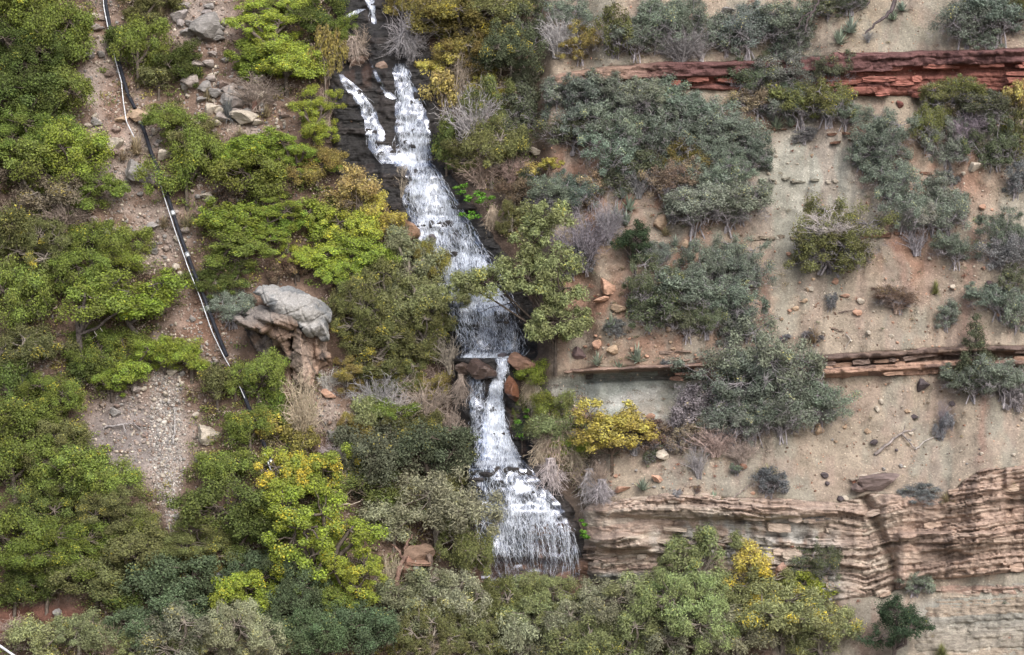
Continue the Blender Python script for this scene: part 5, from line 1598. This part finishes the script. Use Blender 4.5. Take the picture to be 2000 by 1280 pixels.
# big grey trunk and white bare limb of the willow by the hut
def limb(name, label, pts, rad, c, cat='branch', out=.5, parent=None):
    P = np.array([ground(np.array(u), np.array(v), out + d) for u, v, d in pts])
    n = 4 * len(P); t = np.linspace(0, len(P) - 1, n)
    Q = np.stack([np.interp(t, np.arange(len(P)), P[:, i]) for i in range(3)], -1)
    rr = np.random.default_rng(int(pts[0][0]))
    Q[1:-1] += rr.normal(0, rad * .35, (n - 2, 3))
    V, q = tubes(Q[None], np.linspace(rad, rad * .35, n)[None] * rr.uniform(.85, 1.15, (1, n)), 6)
    me = mesh_np(name, V, q, smooth=True)
    o = add(name, me, M_BARK, parent); o.color = (*c, 1)
    if label: tag(o, label, cat)
    return o
GREYW = (.36, .33, .31)
def log_thing(name, label, limbs, c, cat='log', out=.12):
    e = bpy.data.objects.new(name, None); col.objects.link(e); tag(e, label, cat)
    for pts, rad in limbs: limb('branch', None, pts, rad, c, out=out, parent=e)
log_thing('weathered_log', 'grey weathered log with forked limbs lying on the bare slope', [([(1708, 888, 0), (1735, 868, .1), (1762, 845, .1), (1790, 838, 0)], .10), ([(1762, 846, .1), (1780, 870, .15), (1792, 880, .1)], .06), ([(1765, 843, .1), (1768, 828, .4)], .04)], (.24, .21, .20))
log_thing('weathered_branch', 'pale curved branch lying beside the weathered log', [([(1788, 878, 0), (1805, 862, .1), (1830, 850, .05)], .05)], GREYW, 'branch')
log_thing('weathered_branch', 'dark short stick on the bare slope below the small tuft', [([(1624, 642, 0), (1636, 644, .05), (1648, 648, 0)], .07)], (.16, .12, .1), 'branch')
log_thing('weathered_branch', 'twisted pale root on the bare slope above the dark ledge', [([(1652, 652, 0), (1662, 664, .05), (1654, 674, .05), (1650, 682, 0)], .035)], GREYW, 'branch')
log_thing('weathered_branch', 'dark stick pointing at the flat pinkish stone', [([(1638, 610, 0), (1655, 608, .05), (1668, 606, 0)], .05)], (.13, .1, .09), 'branch')
log_thing('fallen_branch', 'thin grey branch lying over the cliff lip above the yellow leaves', [([(1430, 975, 0), (1450, 958, .1), (1470, 943, .05)], .05)], (.25, .21, .19), 'branch')
log_thing('fallen_branch', 'bleached branch at the cliff edge beside the rose fin', [([(1876, 955, 0), (1884, 965, .1), (1888, 975, .05)], .05)], GREYW, 'branch')
log_thing('dead_limb', 'white dead limb poking out of the bare-trunked oak', [([(165, 652, .5), (182, 645, .7), (195, 640, .9)], .06), ([(182, 645, .7), (190, 656, .9), (180, 662, .9)], .045), ([(195, 640, .9), (200, 648, 1.0)], .03)], (.42, .39, .35), 'branch')
log_thing('dead_limb', 'curved pale dead limb hanging below the brown rock shelter', [([(712, 1165, .6), (722, 1140, 1.0), (738, 1128, 1.2), (752, 1142, 1.1)], .09), ([(752, 1142, 1.1), (762, 1160, 1.0)], .07)], (.36, .31, .28), 'branch')
log_thing('old_willow', 'old willow with a thick brown leaning trunk by the rock shelter', [([(770, 1180, 1.2), (776, 1135, 1.4), (788, 1090, 1.5), (794, 1065, 1.5)], .22), ([(788, 1090, 1.5), (772, 1070, 1.6), (765, 1064, 1.7)], .10), ([(794, 1066, 1.5), (806, 1045, 1.6)], .10)], (.16, .105, .085), 'tree')
log_thing('dead_tree', 'bare blurred branches reaching down over the tan slope at the top', [([(1770, -60, 2.0), (1740, 20, 2.0), (1715, 45, 2.0), (1690, 66, 2.0)], .15), ([(1620, -50, 2.0), (1598, 8, 2.0), (1578, 38, 2.0), (1572, 62, 2.0)], .09), ([(1590, 22, 2.0), (1565, 35, 2.0), (1558, 58, 2.0)], .07), ([(1715, -40, 2.0), (1695, 10, 2.0), (1670, 25, 2.0)], .05), ([(1738, 22, 2.0), (1750, 34, 2.0)], .03)], (.085, .07, .072), 'tree', out=1.0)
log_thing('dead_limb', 'grey limb leaning on the white gravel strip', [([(338, 868, .1), (342, 830, .2), (340, 800, .2)], .07)], (.3, .28, .27), 'branch')
log_thing('dead_limb', 'grey fallen limb lying across the scree above the gravel', [([(205, 835, .1), (240, 830, .2), (262, 826, .15), (285, 850, .1)], .08), ([(240, 830, .2), (250, 856, .1)], .05)], (.24, .22, .22), 'branch')
log_thing('dead_limb', 'long pale limbs fanned out under the lime maple', [([(640, 1000, .8), (665, 975, 1.2), (700, 950, 1.4), (716, 940, 1.5)], .06), ([(655, 985, 1.0), (690, 985, 1.3), (710, 975, 1.4)], .045), ([(665, 975, 1.2), (684, 945, 1.3)], .035)], (.33, .28, .23), 'branch')
log_thing('dead_limb', 'dead white limbs under the olive willows at the valley floor', [([(828, 1215, 1.0), (845, 1240, 1.2), (850, 1275, 1.2)], .05), ([(845, 1240, 1.2), (870, 1225, 1.3), (890, 1230, 1.3)], .05), ([(905, 1280, 1.2), (925, 1265, 1.4), (940, 1258, 1.4)], .05)], (.34, .30, .26), 'branch')
log_thing('dead_limb', 'two bleached limbs in the middle of the grey thicket', [([(1268, 232, .8), (1272, 218, 1.2), (1262, 208, 1.3)], .045), ([(1293, 228, .8), (1288, 210, 1.3), (1284, 202, 1.3)], .045)], (.45, .42, .42), 'branch')
log_thing('dead_limb', 'dark limb reaching over the cascade from the willow', [([(1060, 660, 1.2), (1020, 620, 1.6), (1000, 590, 1.8), (985, 575, 1.9)], .085), ([(1062, 650, 1.2), (1045, 600, 1.6), (1025, 570, 1.8)], .075), ([(1000, 592, 1.8), (960, 600, 1.9), (935, 612, 1.9)], .03), ([(1075, 640, 1.1), (1085, 590, 1.4), (1092, 560, 1.5)], .07), ([(1050, 545, 1.6), (1066, 520, 1.7), (1080, 490, 1.7)], .06)], (.075, .06, .055), 'branch')

# ------------------------------------------------------------------ pipes
def pipe(name, label, pts, rad, mat, out=.3, joints=(), cat='pipe', seed=1):
    e = bpy.data.objects.new(name, None); col.objects.link(e); tag(e, label, cat)
    P = np.array(pts, float)
    n = 10 * len(P); t = np.linspace(0, len(P) - 1, n)
    u = np.interp(t, np.arange(len(P)), P[:, 0]); v = np.interp(t, np.arange(len(P)), P[:, 1])
    ys = interp_grid(Yg, u, v)
    ker = np.ones(9) / 9; ys = np.convolve(np.pad(ys, 4, mode='edge'), ker, 'valid')
    Q = place(u, v, ys - out)
    V, q = tubes(Q[None], np.full((1, n), rad), 10)
    tb = add('tube', mesh_np(name, V, q, smooth=True), mat, e)
    for jt in joints:
        i = int(jt * (n - 2)); d = unit(Q[i + 1] - Q[i])
        V, q = tubes(np.stack([Q[i] - d * .16, Q[i] - d * .15, Q[i] + d * .15, Q[i] + d * .16])[None], np.array([[rad * .9, rad * 1.3, rad * 1.3, rad * .9]]), 10)
        add('coupling', mesh_np('coupling', V, q), M_METAL, tb)
    return e
pipe('black_pipe', 'black pipe coming down the slope above the tan stone block', [(204, -30), (207, 10), (216, 60), (226, 100), (240, 150), (250, 185), (264, 212)], .115, M_PIPE, .55, (.35,))
pipe('black_pipe', 'long black pipe running from the stone block to the overhanging boulder', [(273, 234), (284, 262), (296, 300), (310, 335), (330, 392), (352, 460), (378, 530), (400, 585), (424, 650), (443, 696)], .115, M_PIPE, .6, (.02, .49, .63, .82))
pipe('black_pipe', 'short piece of black pipe showing above the yellow maple', [(472, 760), (498, 828), (522, 882), (534, 916)], .115, M_PIPE, .55, (.9,))
pipe('white_conduit', 'thin white conduit beside the upper black pipe', [(200, -30), (203, 15), (214, 70), (226, 120), (237, 160), (241, 200), (247, 238), (262, 268)], .032, M_WHITE, .6, cat='conduit')
pipe('white_conduit', 'thin white conduit fixed along the long black pipe', [(299, 318), (319, 380), (341, 448), (367, 522), (391, 582), (414, 648), (437, 696), (458, 732), (478, 778)], .026, M_WHITE, .78, (.42,), cat='conduit')
pipe('white_conduit', 'bit of white conduit beside the short black pipe', [(517, 886), (529, 918)], .045, M_WHITE, .75, cat='conduit')
pipe('guy_wire', 'thin yellowish cable hanging over the narrow gravel path', [(330, 1020), (334, 1060), (340, 1098)], .03, plain('cable', (.4, .36, .2)), .7, cat='cable')
pipe('white_pole', 'white pole crossing the bottom corner of the slope', [(-30, 1240), (0, 1262), (32, 1284)], .07, M_WHITE, 2.2, cat='pole')

# ------------------------------------------------------------------ the small brown hut behind the willow trunk
hut = bpy.data.objects.new('rock_shelter', None); col.objects.link(hut); tag(hut, 'brown rock shelter with a dark doorway half hidden by willows', 'shelter')
kh = mpp(815, 1100)
def hbox(name, u, v, w, h, d, out, c, seed, rot=0):
    me = block_mesh(np.random.default_rng(seed), w * kh, h * kh, d)
    if name in ('wall', 'roof'):
        me = facet_rock(840 + seed, 3, 8, .1)
        for vt in me.vertices: vt.co = (vt.co.x * w * kh / 1.7, vt.co.y * d / 1.6, vt.co.z * h * kh / 1.7)
    o = add(name, me, M_ROCK, hut)
    o.location = ground(np.array(u), np.array(v), out); o.color = (*c, 1); o.rotation_euler = (0, rot, 0); return o
hbox('wall', 800, 1108, 28, 46, 1.2, 1.3, (.22, .13, .095), 1)
hbox('wall', 838, 1105, 14, 50, 1.2, 1.3, (.15, .11, .09), 2)
hbox('roof', 816, 1082, 58, 34, 1.6, 1.35, (.17, .115, .085), 3, .03)
hbox('lintel', 818, 1097, 48, 7, 1.7, 1.5, (.24, .15, .11), 4, .03)
hbox('door_post', 814, 1111, 8, 28, .5, 1.6, (.5, .5, .44), 5)
hbox('doorway', 824, 1111, 16, 30, .3, 0.9, (.012, .012, .012), 6)  # near-black block: the shade inside the opening is put in as colour

# ------------------------------------------------------------------ ground cover nobody could count
def cover(name, label, n, fn, box, cols, blob, per, leaf, aspect, seed, lift=.12):
    rr = np.random.default_rng(seed)
    uu = rr.uniform(box[0], box[1], n * 5); vv = rr.uniform(box[2], box[3], n * 5)
    k = fn(uu, vv) > rr.random(n * 5); uu, vv = uu[k][:n], vv[k][:n]; n = len(uu)
    bs = rr.uniform(*blob, n)
    P = ground(uu, vv, lift)
    i = np.repeat(np.arange(n), (per * rr.uniform(.5, 1.5, n)).astype(int)); m = len(i)
    d = unit(rr.normal(size=(m, 3)))
    pos = P[i] + d * (rr.random((m, 1)) ** .6) * bs[i][:, None] * np.array([1.2, .9, .6]) + np.array([0, 0, 1.0]) * bs[i][:, None] * .3
    nrm = unit(d * .5 + np.array([0, -.15, .5]) + rr.normal(0, .5, (m, 3)))
    me = leaves_mesh(name, pos, rr.random(n)[i], nrm, leaf, aspect, rr)
    cc = np.asarray(cols)[rr.integers(len(cols), size=n)] * rr.uniform(.75, 1.2, (n, 1))
    attr(me, 'col', 'FLOAT_COLOR', 'FACE', rgba(cc[i]))
    o = add(name, me, M_LEAFC); tag(o, label, name.replace('_', ' '), kind='stuff')
p_ = PALC
veg = lambda u, v: np.maximum(1 - sm(1030, 1060, u), ell(u, v, 1085, 880, 70, 120, .3)) * np.clip((1 - 1.15 * bare_mask(u, v)), .02, 1) * fall_clear(u, v) * (1 - ell(u, v, 560, 650, 100, 110, .2))
cover('undergrowth', 'low mixed green and brown undergrowth between the trees by the falls', 4600, lambda u, v: veg(u, v) * (.25 + .75 * sm(.4, .6, fbm(u / 70, v / 70, 29, 3))), (-30, 1150, -40, 1330),
      [p_['gr'], p_['ol'], p_['br'], p_['dg'], p_['oy'], p_['pt'], p_['rw']], (.3, .75), 44, .14, .5, 71)
cover('dry_grass', 'sparse straw and rust ground cover on the tan slopes', 900, lambda u, v: .15 + .85 * np.maximum.reduce([ell(u, v, 1220, 500, 190, 260, .4), ell(u, v, 1340, 850, 190, 90, .4), ell(u, v, 1180, 70, 180, 70, .4), ell(u, v, 1500, 1190, 250, 60, .4)]) * (1 - sm(1650, 1700, u)), (1020, 2020, -20, 1260),
      [p_['pt'], p_['br'], p_['dt'], p_['gd'], p_['rw'], p_['rb']], (.12, .32), 34, .10, .25, 72)
cover('moss', 'vivid green moss cushions on the wet bank beside the cascade', 420, lambda u, v: np.maximum.reduce([ell(u, v, 905, 378, 20, 14, .3), ell(u, v, 930, 388, 34, 9, .3), ell(u, v, 925, 424, 26, 7, .3), ell(u, v, 1020, 830, 14, 40, .4) * .25, ell(u, v, 1140, 1040, 10, 25, .4) * .3]), (880, 1160, 360, 1070),
      [(.10, .22, .03), (.13, .26, .04)], (.12, .25), 90, .11, .8, 73, lift=1.2)
